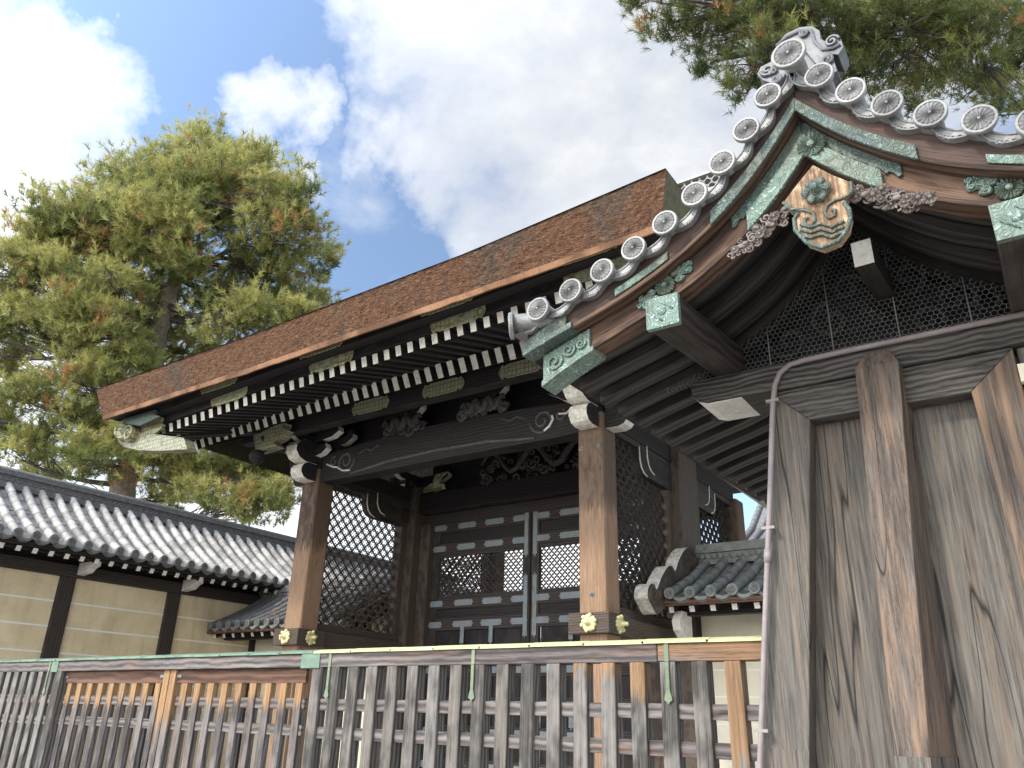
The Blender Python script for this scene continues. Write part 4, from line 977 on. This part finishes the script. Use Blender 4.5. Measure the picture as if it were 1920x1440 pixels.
# doors
YD = 14.5
zz = lambda x, y: at(x, y, Y=YD-.03).z
rails = [(zz(931, 977.6), .12), (zz(929, 1018.5), .12), (zz(923, 1126), .12), (zz(922, 1167), .13)]
rails += [(2.42, .13), (1.75, .13), (1.2, .13), (.55, .13)]
lz0, lz1 = zz(980, 1106), zz(981, 1030)
def fit_plate(mb, x, z, w_, h, y=YD-.048):
    pts = [(-w_/2, -h*.5), (w_/2, -h*.5), (w_/2+h*.3, -h*.42), (w_/2+h*.22, -h*.18), (w_/2+h*.55, 0), (w_/2+h*.22, h*.18), (w_/2+h*.3, h*.42), (w_/2, h*.5), (-w_/2, h*.5), (-w_/2-h*.3, h*.42), (-w_/2-h*.22, h*.18), (-w_/2-h*.55, 0), (-w_/2-h*.22, -h*.18), (-w_/2-h*.3, -h*.42)]
    mb.prism([(x+a, y, z+b) for a, b in pts], (0, -.012, 0))
def fit_bar(mb, x, z0, z1_, w_=.1, y=YD-.048):
    h = w_
    mb.prism([(x+a, y-.002, b) for a, b in ((-h/2, z0), (-h*.55, z0-.06), (-h*.2, z0-.05), (0, z0-.12), (h*.2, z0-.05), (h*.55, z0-.06), (h/2, z0), (h/2, z1_), (h*.55, z1_+.06), (h*.2, z1_+.05), (0, z1_+.12), (-h*.2, z1_+.05), (-h*.55, z1_+.06), (-h/2, z1_))], (0, -.012, 0))
for s, xa, xb in ((1, -12.1, -9.375), (-1, -6.6, -9.335)):
    lf = MB(); st = .19; a, b = min(xa, xb), max(xa, xb)
    lf.box((a, YD-.045, .35), (a+st, YD+.06, 5.72), 'z'); lf.box((b-st, YD-.045, .35), (b, YD+.06, 5.72), 'z')
    for z, h in rails: lf.box((a+st, YD-.044, z-h), (b-st, YD+.055, z+h))
    for z in (lz0-.05, lz1+.05): lf.box((a+st, YD-.02, z-.045), (b-st, YD+.04, z+.045))
    leaf = lf.build('door_leaf', W_dark, bgt, .006)
    mb = MB(); zs = [q[0] for q in rails]
    mb.box((a+st, YD-.005, zs[1]+.12), (b-st, YD+.03, zs[0]-.12)); mb.build('upper_panel', W_black, leaf, .004); mb = MB(); mb.box((a+st, YD-.005, zs[3]+.12), (b-st, YD+.03, zs[2]-.12)); mb.build('middle_panel', W_black, leaf, .004); mb = MB()
    for i in range(3):
        w3 = (b-a-2*st)/3
        for z0, z1_ in ((2.55, zs[3]-.13), (1.88, 2.29), (1.33, 1.62), (.68, 1.07)): mb.box((a+st+i*w3+.04, YD-.003, z0), (a+st+(i+1)*w3-.04, YD+.03, z1_), 'z')
    mb.build('door_panels', W_black, leaf, .004)
    mb = MB()
    for i in range(1, 3): mb.box((a+st+i*w3-.05, YD-.042, .5), (a+st+i*w3+.05, YD+.05, zs[3]-.12), 'z')
    mb.build('door_muntins', W_dark, leaf, .004)
    # lattice of crossing diagonals
    mb = MB(); c = .132; x0, x1_, z0, z1_ = a+st+.02, b-st-.02, lz0-.01, lz1+.01
    Wd, Hd = x1_-x0, z1_-z0
    for sg_ in (1, -1):
        for i in range(-40, 60):
            t0 = i*c; lo = max(0, (t0-Wd) if sg_ > 0 else -t0); hi = min(Hd, t0 if sg_ > 0 else Wd-t0)
            if hi-lo < .02: continue
            f = lambda v: (x0+(t0-v if sg_ > 0 else t0+v), YD+(.01 if sg_ > 0 else .013), z0+v)
            mb.beam(f(lo), f(hi), .016, .03, upv=(0, 1, 0))
    for i in range(int(Wd/(c/2))):
        for j in range(int(Hd/(c/2))):
            x = x0+(i+.5)*c/2; z = z0+(j+.5)*c/2; mb.beam((x, YD-.002, z), (x, YD+.026, z), c*.27, c*.27)
    mb.build('door_lattice', W_dark, leaf)
    def FP(x, z, w_):
        q = MB(); fit_plate(q, x, z, w_, .13); q.build('metal_fitting', Silver, leaf)
    def FB(x, z0, z1_):
        q = MB(); fit_bar(q, x, z0, z1_); q.build('metal_strap', Silver, leaf)
    ins = b-st/2 if s > 0 else a+st/2; outs = a+.05 if s > 0 else b-.05; w3 = (b-a-2*st)/3
    for k_, (z, h) in enumerate(rails):
        for i in (1, 2):
            xx = a+st+i*w3
            FP(xx, z, .42 if k_ != 3 else .46)
            if k_ >= 3 and k_ % 2 == 1: FB(xx, z-.35, z-.08)
        FP(ins-s*.16, z, .32); FP(outs+s*.14, z, .28)
    FB(ins, zs[1]-.28, zs[0]+.09); FB(ins, zs[3]-.25, zs[2]+.42); FB(ins, 1.75, 2.4); FB(ins, .6, 1.3)
for x0, x1_ in ((XL+.32, -12.11), (-6.59, XR-.32)):
    mb = MB(); mb.box((x0, YD-.2, 0), (x1_, YD+.1, 5.7), 'z'); mb.build('door_post', W_side, bgt, .01)
mb = MB(); p = at(1015-205+10, 915, Y=14.15); 
mb.prism([(p.x+a, 14.19, 6.46+b) for a, b in ((-.45, 0), (.25, 0), (.2, .12), (.05, .16), (.1, .3), (.3, .42), (-.1, .4), (-.15, .2), (-.4, .1))], (0, -.05, 0)); mb.build('gilded_bracket', Hexg, bgt)
# bolts on the right column
mb = MB()
for x, y in ((1090, 841), (1122, 835), (1110, 1113)):
    p = at(x, y, Y=10.995); mb.lathe(p, (0, -1, 0), [(0, .05), (.01, .045), (.015, .02), (.05, .018)], 4)
mb.build('iron_bolts', Silver, bgt)
# ------------------------------------------------------------------ tile-roofed walls
def tile_roof(parent, O, A, B, L, prof_, sp, r, m, mcap, start=0., back=True, seglen=.3, corr=True, disc=True, sub=4):
    """O eave origin, A along the eave, B horizontally inwards; prof_ list of (b, dz)"""
    O = Vector(O); A = Vector(A); B = Vector(B); Z = Vector((0, 0, 1))
    def pp(a, b, dz=0): return O+A*a+B*b+Z*(tab(prof_, b)+dz)
    W = prof_[-1][0]; mb = MB(); nst = max(3, int(W/.28)); n = int(L/sp)
    caps = MB()
    for i in range(n):
        a0 = start+i*sp
        for j in range(nst):
            b0, b1 = W*j/nst, W*(j+1)/nst
            if corr:
                ar = [0, .25, .5, .75, 1.]; sag = [0, .72, 1., .72, 0]
                v = [pp(a0+q*sp, b0-.02, .02-sg_*r*.8) for q, sg_ in zip(ar, sag)]+[pp(a0+q*sp, b1, -sg_*r*.8-.004) for q, sg_ in zip(ar, sag)]
                v += [p-Z*.02 for p in v[:5]]
                mb.add(v, [(q, q+1, q+6, q+5) for q in range(4)]+[(q+10, q+11, q+1, q) for q in range(4)])
            p0, p1 = pp(a0, b0-.01, r*.35), pp(a0, b1, r*.35)
            mb.tube([p0, p0.lerp(p1, .93), p1], [r*1.02, r*.97, r*.9], 10, caps=False); wv_ = rnd.random(); mb.w[-30:] = [wv_]*30
        p0 = pp(a0, -.075, r*.35); dd_ = (pp(a0, .3)-pp(a0, 0)).normalized(); fr = -B
        if disc:
            cx_ = MB(); cx_.lathe(p0, fr, [(-.06, r*1.0), (0, r*1.08), (.01, r), (.01, r*.82), (.002, r*.78)], 16, smooth=False)
            k1 = len(cx_.v)
            for w8 in range(12):
                an = 2*math.pi*w8/12; t1 = A*math.cos(an)+Z*math.sin(an); cx_.tube([p0+fr*.004+t1*r*.2, p0+fr*.004+t1*r*.68], r*.09, 4)
            caps.v, caps.f  # collected below
            o_ = len(caps.v); caps.v += cx_.v; caps.g += cx_.g; caps.w += cx_.w; caps.f += [tuple(q+o_ for q in f) for f in cx_.f]; caps.m += cx_.m; caps.sm += cx_.sm
        # crescent front edge
        ar = [q/6 for q in range(7)]
        u = [pp(a0+q*sp, -.035, .022-r*.8*math.sin(math.pi*q)) for q in ar]; l_ = [p-Z*(.03+.03*math.sin(math.pi*q)) for p, q in zip(u, ar)]
        caps.strip(u, l_, B*.06)
        caps.strip([p+B*.05 for p in l_], [p+B*.05-Z*.02 for p in l_], B*.05)
    o = mb.build('tile_roof', m, parent); caps.build('end_tiles', mcap, o)
    if back:
        mb = MB(); mb.add([pp(start, W), pp(start+L, W), pp(start+L, W)+B*(W*1.0)-Z*(tab(prof_, W)), pp(start, W)+B*W-Z*(tab(prof_, W))], [(0, 1, 2, 3)]); mb.build('rear_slope', m, parent)
    return o
# long wall on the left, running away from the viewer
lw = thing('long_roofed_wall', 'long ochre plaster wall with dark posts, white lines and silvery tiled roof, at left', 'wall')
y0, y1 = 2.0, 24.0
mb = MB(); mb.box((-18.4, y0, 0), (-18.0, y1, 4.2), 'y'); mb.build('plaster_wall', Plaster, lw)
mb = MB()
for z in (3.57, 3.05, 2.53, 2.0, 1.48): mb.box((-18.002, y0, z-.018), (-17.994, y1, z+.018), 'y')
mb.build('white_lines', WLine, lw)
mb = MB()
mb.box((-18.2, y0, 4.1), (-17.9, y1, 4.36), 'y'); mb.box((-18.35, y0, 4.3), (-18.15, y1, 5.3), 'y'); mb.build('top_plate', W_dark, lw, .01)
yy = 3.85
posts = []
while yy < 30: posts.append(yy); yy += 2.63
for yy in posts:
    mb = MB(); mb.box((-18.2, yy-.17, 0), (-17.92, yy+.17, 4.1), 'z'); mb.build('post', W_dark, lw, .01)
    mb = MB(); mb.prism([(a, yy-.06+.2, b) for a, b in ((-17.9, 4.16), (-17.55, 4.2), (-17.45, 4.28), (-17.3, 4.33), (-17.3, 4.42), (-17.9, 4.42))], (0, .16, 0), 0, 0); mb.build('eave_bracket', White, lw, .005)
mb = MB(); mb.box((-17.5, y0, 4.43), (-17.3, y1, 4.53), 'y'); mb.build('eave_purlin', W_black, lw)
mb = MB(); yy = y0
while yy < 24: mb.beam((-17.22, yy, 4.40), (-18.2, yy, 4.85), .1, .11, cap=1); yy += .33
mb.build('rafters', [W_black, White2], lw)
mb = MB(); mb.add([(-17.18, y0, 4.49), (-17.18, y1, 4.49), (-18.5, y1, 5.15), (-18.5, y0, 5.15)], [(0, 1, 2, 3)]); mb.box((-17.22, y0, 4.47), (-17.16, y1, 4.57), 'y'); mb.build('eave_boards', W_black, lw)
tile_roof(lw, (-17.1, 2.0, 4.64), (0, 1, 0), (-1, 0, 0), 24, [(0, 0), (.6, .37), (1.2, .80), (1.85, 1.32)], .363, .092, Tile, TileD)
mb = MB()
for (hw, z0, z1_) in ((.27, 5.9, 5.98), (.22, 5.983, 6.05), (.20, 6.053, 6.20), (.24, 6.203, 6.26), (.2, 6.263, 6.32)): mb.box((-19.1-hw, y0, z0), (-19.1+hw, y1, z1_), 'y')
mb.tube([(-19.1, y0, 6.34), (-19.1, y1, 6.34)], .08, 8); mb.build('ridge', TileD, lw)
mb = MB(); yy = y0
while yy < 22: mb.tube(spiral((-18.892, yy, 6.125), .055, .055, 1, 0, ax1=(0, 1, 0), n=8), .012, 4); yy += .13
mb.build('ridge_pattern', TileD, lw)
# low walls joining the gate: left and right
def sleeve(name, label, x0, x1, ye, ze, mt, mcap, verge_left, cat='wall'):
    t = thing(name, label, cat)
    mb = MB(); mb.box((x0, 14.35, 0), (x1, 14.75, ze+.3)); mb.build('plaster_wall', Cream, t)
    mb = MB(); z = at(1390, 1256, Y=14.35).z; dzl = z-at(1390, 1307, Y=14.35).z
    for i in range(4): mb.box((x0, 14.343, z-i*dzl-.014), (x1, 14.352, z-i*dzl+.014))
    mb.build('white_lines', WLine, t)
    W = 14.4-ye
    mb = MB(); mb.box((x0, ye+.55, ze-.26), (x1, ye+.75, ze-.06)); mb.build('eave_purlin', W_black, t)
    mb = MB(); x = x0+.12
    while x < x1-.05: mb.beam((x, ye+.18, ze-.2), (x, ye+1.4, ze+.35), .09, .10, cap=1); x += .36
    mb.build('rafters', [W_black, White2], t)
    mb = MB(); mb.box((x0, ye+.02, ze-.15), (x1, ye+.12, ze-.04)); mb.add([(x0, ye+.1, ze-.1), (x1, ye+.1, ze-.1), (x1, ye+1.5, ze+.55), (x0, ye+1.5, ze+.55)], [(0, 3, 2, 1)]); mb.build('eave_board', W_red, t)
    tile_roof(t, (x0+.2, ye, ze), (1, 0, 0), (0, 1, 0), x1-x0-.2, [(0, 0), (W*.5, .37), (W, .85)], .355, .088, mt, mcap)
    mb = MB()
    for (hw, z0, z1_) in ((.26, .78, .86), (.2, .863, 1.0), (.24, 1.003, 1.06), (.2, 1.063, 1.12), (.17, 1.123, 1.18)): mb.box((x0, 14.5-hw, ze+z0), (x1, 14.5+hw, ze+z1_))
    x = x0+.1
    while x < x1: mb.lathe((x, 14.3, ze+.93), (0, -1, 0), [(0, .055), (.02, .05)], 10); x += .12
    mb.build('ridge', mt, t)
    return t
slv = sleeve('short_roofed_wall', 'short wall with small dark tiled roof joining ochre wall to left column of large gate', -18.0, -13.05, 12.85, 3.40, TileD, TileG, False)
mb = MB()
for i in range(60):
    c = Vector((-15.9+rnd.uniform(-.35, .35), 13.0+rnd.uniform(0, .5), 3.56+rnd.uniform(0, .2))); a = rnd.random()*6
    mb.tube([c, c+Vector((math.cos(a)*.09, math.sin(a)*.05, rnd.uniform(-.02, .05)))], .005, 3)
DeadN = plain('dead_needles', (.3, .13, .05), (.45, .22, .1), 9, .8, .1)
nd_ = mb.build('fallen_pine_needles', DeadN); nd_['label'] = 'rust-brown dead pine needles lying on the small tiled roof'; nd_['category'] = 'needles'; nd_['kind'] = 'stuff'
srv = sleeve('short_roofed_wall', 'low tiled wall with flaking white scrolled verge, between large gate and near panelled gate', -5.55, 3.0, 12.55, 3.42, TileG, TileG, True)
mb = MB()
vp_ = [(12.05, 3.22), (11.93, 3.32), (11.95, 3.46), (12.08, 3.56), (12.22, 3.56), (12.3, 3.5), (12.5, 3.72), (12.8, 3.95), (13.0, 3.98), (13.12, 3.93), (13.3, 4.15), (13.6, 4.38), (13.85, 4.46), (14.1, 4.4), (14.25, 4.25), (14.0, 4.05), (13.4, 3.75), (12.8, 3.4), (12.5, 3.2), (12.25, 3.1)]
def smooth(p, k_=4):
    o_ = []; n = len(p)
    for i in range(n):
        p0, p1, p2, p3 = [Vector(p[(i+q) % n]) for q in (-1, 0, 1, 2)]
        for j in range(k_):
            t = j/k_; o_.append(.5*((2*p1)+(p2-p0)*t+(2*p0-5*p1+4*p2-p3)*t*t+(3*p1-p0-3*p2+p3)*t**3))
    return [tuple(q) for q in o_]
mb.prism([(-5.72, a, b) for a, b in smooth(vp_)], (.24, 0, 0), m=0, side=1, axis=1)
mb.tube(spiral((-5.475, 12.12, 3.38), .14, .02, 1.7, 0, ax1=(0, 1, 0), n=20), .02, 6); mb.build('scrolled_verge', [W_side, Mottle], srv, .015)
mb = MB(); mb.prism([(-5.45, a, b) for a, b in ((12.9, 3.22), (12.75, 3.05), (12.8, 2.9), (13.1, 2.7), (13.3, 2.7), (13.3, 3.22))], (.14, 0, 0), axis=1); mb.build('white_bracket', White, srv, .01)
# distant halls
def hall(name, label, x0, x1, y0, y1, ze, zr, mt):
    t = thing(name, label, 'building')
    mb = MB(); mb.box((x0+1.5, y0+1.5, 0), (x1-1.5, y1-1.5, ze+.2)); mb.build('wall', Cream, t)
    mb = MB(); x = x0+1.5
    while x < x1-1.4: mb.box((x-.15, y0+1.4, 0), (x+.15, y0+1.5, ze), 'z'); x += 2.2
    mb.build('posts', W_dark, t)
    L = x1-x0; W = (y1-y0)/2
    tile_roof(t, (x0, y0, ze), (1, 0, 0), (0, 1, 0), L, [(0, 0), (W*.4, (zr-ze)*.3), (W, zr-ze)], .45, .12, mt, TileD, corr=False, seglen=1., disc=False)
    mb = MB(); mb.add([(x0, y0, ze-.05), (x1, y0, ze-.05), (x1, y0+W*.4, ze+(zr-ze)*.3-.08), (x0, y0+W*.4, ze+(zr-ze)*.3-.08), (x1, y0+W, zr-.06), (x0, y0+W, zr-.06)], [(0, 1, 2, 3), (3, 2, 4, 5)]); mb.build('roof_deck', mt, t)
    mb = MB(); mb.box((x0, (y0+y1)/2-.3, zr-.1), (x1, (y0+y1)/2+.3, zr+.7)); mb.build('ridge', TileD, t)
    return t
hall('temple_hall', 'far grey tiled hall seen through the left side lattice of the large gate', -42, -27, 27, 37, 4.4, 8.4, Tile)
hall('temple_hall', 'pale roof corner glimpsed beside the pipe, right of the large gate', -10.1, 6, 30, 42, 7.6, 12.0, TileW)
# ------------------------------------------------------------------ pines
def needles(name, parent, tufts, nn, ln, wd, seed):
    """tufts: array n x 7 = position, axis, hue; every tuft is a brush of thin needle blades"""
    rg = np.random.default_rng(seed); T = np.array(tufts); N = len(T)
    P = np.repeat(T[:, :3], nn, 0); Ax = np.repeat(T[:, 3:6], nn, 0); Ax /= np.linalg.norm(Ax, axis=1)[:, None]
    rd = rg.normal(size=(N*nn, 3)); rd -= (rd*Ax).sum(1)[:, None]*Ax; rd /= np.linalg.norm(rd, axis=1)[:, None]
    sp = rg.uniform(.25, 1.25, (N*nn, 1)); D = Ax*np.cos(sp)+rd*np.sin(sp)
    base = P+Ax*rg.uniform(-.45, .5, (N*nn, 1))*ln
    sc_ = rg.uniform(.7, 1.15, (N*nn, 1)); tip = base+D*ln*sc_; sd_ = np.cross(D, rg.normal(size=(N*nn, 3))); sd_ /= np.linalg.norm(sd_, axis=1)[:, None]
    V = np.stack([base-sd_*wd, base+sd_*wd, tip], 1).reshape(-1, 3)
    me = bpy.data.meshes.new(name); nv = len(V); nf = nv//3
    me.vertices.add(nv); me.vertices.foreach_set('co', V.ravel().astype(np.float32)); me.loops.add(nv); me.loops.foreach_set('vertex_index', np.arange(nv, dtype=np.int32))
    me.polygons.add(nf); me.polygons.foreach_set('loop_start', np.arange(0, nv, 3, dtype=np.int32)); me.polygons.foreach_set('loop_total', np.full(nf, 3, np.int32))
    me.update(calc_edges=True)
    hue = np.repeat(T[:, 6], nn); gdark, glight, gyel, brn = [np.array(c) for c in ((.05, .075, .03), (.21, .24, .075), (.52, .49, .17), (.50, .28, .11))]
    h = hue[:, None]+rg.normal(size=(N*nn, 1))*.07
    c = np.where(h < .5, gdark+(glight-gdark)*np.clip(h*2, 0, 1), glight+(gyel-glight)*np.clip(h*2-1, 0, 1)); c = np.where(h > 1.35, brn*rg.uniform(.6, 1.1, (N*nn, 1)), c)
    ca = np.concatenate([np.repeat(c, 3, 0), np.ones((nv, 1))], 1).astype(np.float32)
    at_ = me.color_attributes.new('col', 'FLOAT_COLOR', 'POINT'); at_.data.foreach_set('color', ca.ravel())
    me.materials.append(Needle); o = bpy.data.objects.new(name, me); col.objects.link(o); o.parent = parent; return o
def limb(mb, a, b, ra, rb, bend=.12, n=7, sag=0.):
    a = Vector(a); b = Vector(b); L = (b-a).length; pts = []
    o1 = Vector((rnd.uniform(-1, 1), rnd.uniform(-1, 1), rnd.uniform(-.6, .6)))*L*bend; o2 = Vector((rnd.uniform(-1, 1), rnd.uniform(-1, 1), rnd.uniform(-.6, .6)))*L*bend*.5
    for i in range(n+1):
        t = i/n; pts.append(a.lerp(b, t)+o1*math.sin(math.pi*t)+o2*math.sin(2*math.pi*t)+Vector((0, 0, -sag*L*math.sin(math.pi*t))))
    mb.tube(pts, [ra+(rb-ra)*i/n for i in range(n+1)], 7); return pts
def pine(label, trunk_px, D, pads, per, nn, ln, wd, r0_, seed, ppm, dspread=2.2, trunk_mat=None, density=1., hue0=.55, limbs=True, dead=.06, twigr=.02, cl=13):
    t = thing('pine_tree', label, 'tree')
    tb = MB(); tp = [at(x, y, D=D) for x, y in trunk_px]; foot = Vector((tp[0].x, tp[0].y, -.1))
    if not trunk_px or trunk_px[0][1] > 800: tp = [foot.lerp(tp[0], 0), foot.lerp(tp[0], .5)]+tp
    fine = []
    for a, b in zip(tp, tp[1:]):
        for q in range(4): fine.append(a.lerp(b, q/4)+Vector((rnd.uniform(-.05, .05), rnd.uniform(-.05, .05), 0))*(r0_/.4))
    fine.append(tp[-1]); nF = len(fine)
    tb.tube(fine, [r0_*(1.15-.9*i/nF)*(1+rnd.uniform(-.04, .04)) for i in range(nF)], 14); tb.build('trunk', trunk_mat or Trunk, t)
    lb = MB(); tufts = []
    for (px, py, rx, ry) in pads:
        dd_ = rnd.uniform(-dspread, dspread); c = at(px, py, D=D+dd_); RX, RZ = rx/ppm, ry/ppm; RY = RX*.8
        # nearest point on the trunk a bit lower than the pad
        best = min(fine, key=lambda p: (p-(c-Vector((0, 0, RX*.5)))).length)
        main = limb(lb, best, c-Vector((0, 0, RZ*.4)), max(.03, r0_*.26)*min(1, .5+(best-c).length/6), twigr*1.3, .13)
        n = int(per*density*(RX*RX*.5+RX*RZ*.8)*1.0)
        subs = []
        for q in range(max(4, int(n/26))):
            th = rnd.random()*6.283; rr = math.sqrt(rnd.random()); e = c+Vector((math.cos(th)*RX*rr, math.sin(th)*RY*rr, RZ*rnd.uniform(-.5, .75)*math.sqrt(max(0, 1-rr*rr*.7))))
            s0 = main[rnd.choice((3, 4, 5, 6, 7))]; subs.append(limb(lb, s0, e, twigr, twigr*.3, .12, 5)[2:])
        nc = max(3, int(n/cl))
        for q in range(nc):
            th = rnd.random()*6.283; u = rnd.random()**.5; ph = rnd.uniform(-.55, 1.)
            rr = math.sqrt(max(0, 1-abs(ph)**2.2))*u if ph > 0 else u
            pc = c+Vector((math.cos(th)*RX*rr, math.sin(th)*RY*rr, RZ*ph*rnd.uniform(.6, 1.15)))
            pc += Vector((rnd.gauss(0, .13), rnd.gauss(0, .13), rnd.gauss(0, .13)))*RX
            hc = hue0+.22*ph+rnd.gauss(0, .14); deadc = rnd.random() < dead*(1.5-ph); m_ = int(cl*rnd.uniform(.5, 1.6)); cr_ = RX*.16*rnd.uniform(.7, 1.4)
            if q % 3 == 0: limb(lb, main[rnd.choice((4, 5, 6, 7))], pc-Vector((0, 0, cr_*.5)), twigr*.8, twigr*.3, .1, 4)
            for q2 in range(m_):
                o_ = Vector((rnd.gauss(0, 1), rnd.gauss(0, 1), rnd.gauss(0, .6)))*cr_
                ax = Vector((o_.x/cr_*.35+rnd.gauss(0, .3), o_.y/cr_*.35+rnd.gauss(0, .3), .7+rnd.gauss(0, .35)))
                hue = 1.7 if (deadc and rnd.random() < .6) else hc+.12*o_.z/cr_+rnd.gauss(0, .08)
                tufts.append((*(pc+o_), *ax, hue))
    lb.build('branches', Trunk2, t)
    needles('crown', t, tufts, nn, ln, wd, seed); return len(tufts)
padsL = [(375, 285, 75, 40), (300, 330, 95, 50), (455, 315, 85, 48), (215, 352, 80, 42), (530, 372, 70, 48), (370, 350, 120, 50), (130, 410, 85, 50), (250, 415, 115, 48), (400, 400, 120, 48), (515, 440, 90, 48), (65, 470, 75, 48), (170, 478, 95, 42), (300, 470, 60, 28), (585, 500, 45, 48), (500, 500, 70, 35), (90, 530, 90, 48), (0, 500, 60, 50), (30, 590, 60, 50), (220, 545, 70, 34), (420, 560, 110, 38), (560, 560, 80, 38), (330, 650, 90, 32), (460, 610, 100, 38), (570, 600, 60, 32), (190, 620, 95, 42), (100, 640, 75, 40), (15, 690, 50, 50), (70, 745, 70, 40), (170, 720, 60, 30), (150, 790, 85, 34), (50, 850, 60, 38), (0, 800, 50, 40), (180, 860, 75, 32), (90, 900, 60, 25), (265, 800, 60, 38), (380, 890, 110, 34), (480, 880, 85, 42), (455, 945, 85, 30), (320, 930, 60, 22), (300, 860, 80, 22), (520, 930, 45, 32), (560, 870, 50, 34), (250, 670, 40, 24), (380, 690, 70, 26), (-60, 620, 60, 60), (-50, 780, 60, 60), (290, 560, 70, 30), (340, 500, 70, 30), (270, 620, 50, 26), (200, 690, 70, 26), (110, 590, 80, 30), (300, 430, 110, 40)]
n1_ = pine('tall spreading pine with yellow-green crown and leaning trunk, rising behind the long tiled wall', [(226, 928), (245, 850), (285, 700), (300, 620), (330, 520), (345, 430), (365, 330)], 27.0, padsL, 270, 24, .24, .0108, .46, 3, 54.8, dead=.05, hue0=.68)
padsR = [(1290, 20, 80, 45), (1370, 60, 90, 50), (1330, 110, 55, 30), (1400, 130, 60, 30), (1440, 20, 90, 50), (1500, 60, 90, 60), (1520, 0, 100, 50), (1600, 60, 100, 60), (1620, 130, 90, 40), (1700, 30, 110, 60), (1720, 110, 110, 55), (1720, 160, 80, 25), (1800, 70, 110, 60), (1830, 150, 100, 50), (1880, 30, 100, 60), (1900, 120, 90, 60), (1920, 200, 70, 30), (1240, -20, 60, 35), (1980, 80, 90, 90), (1450, 90, 70, 30), (1400, 170, 40, 16), (1660, -20, 140, 50), (1850, -40, 140, 50), (1390, -40, 120, 40)]
n2_ = pine('dark pine whose drooping boughs hang over the near tiled gable at upper right', [(2300, 500), (2250, 200), (2150, 0), (1950, -120), (1750, -40), (1500, 40)], 11.0, padsR, 600, 24, .135, .0045, .16, 5, 134.5, dspread=.9, trunk_mat=Trunk2, hue0=.36, limbs=False, dead=.04, twigr=.012)
print('tufts', n1_, n2_)
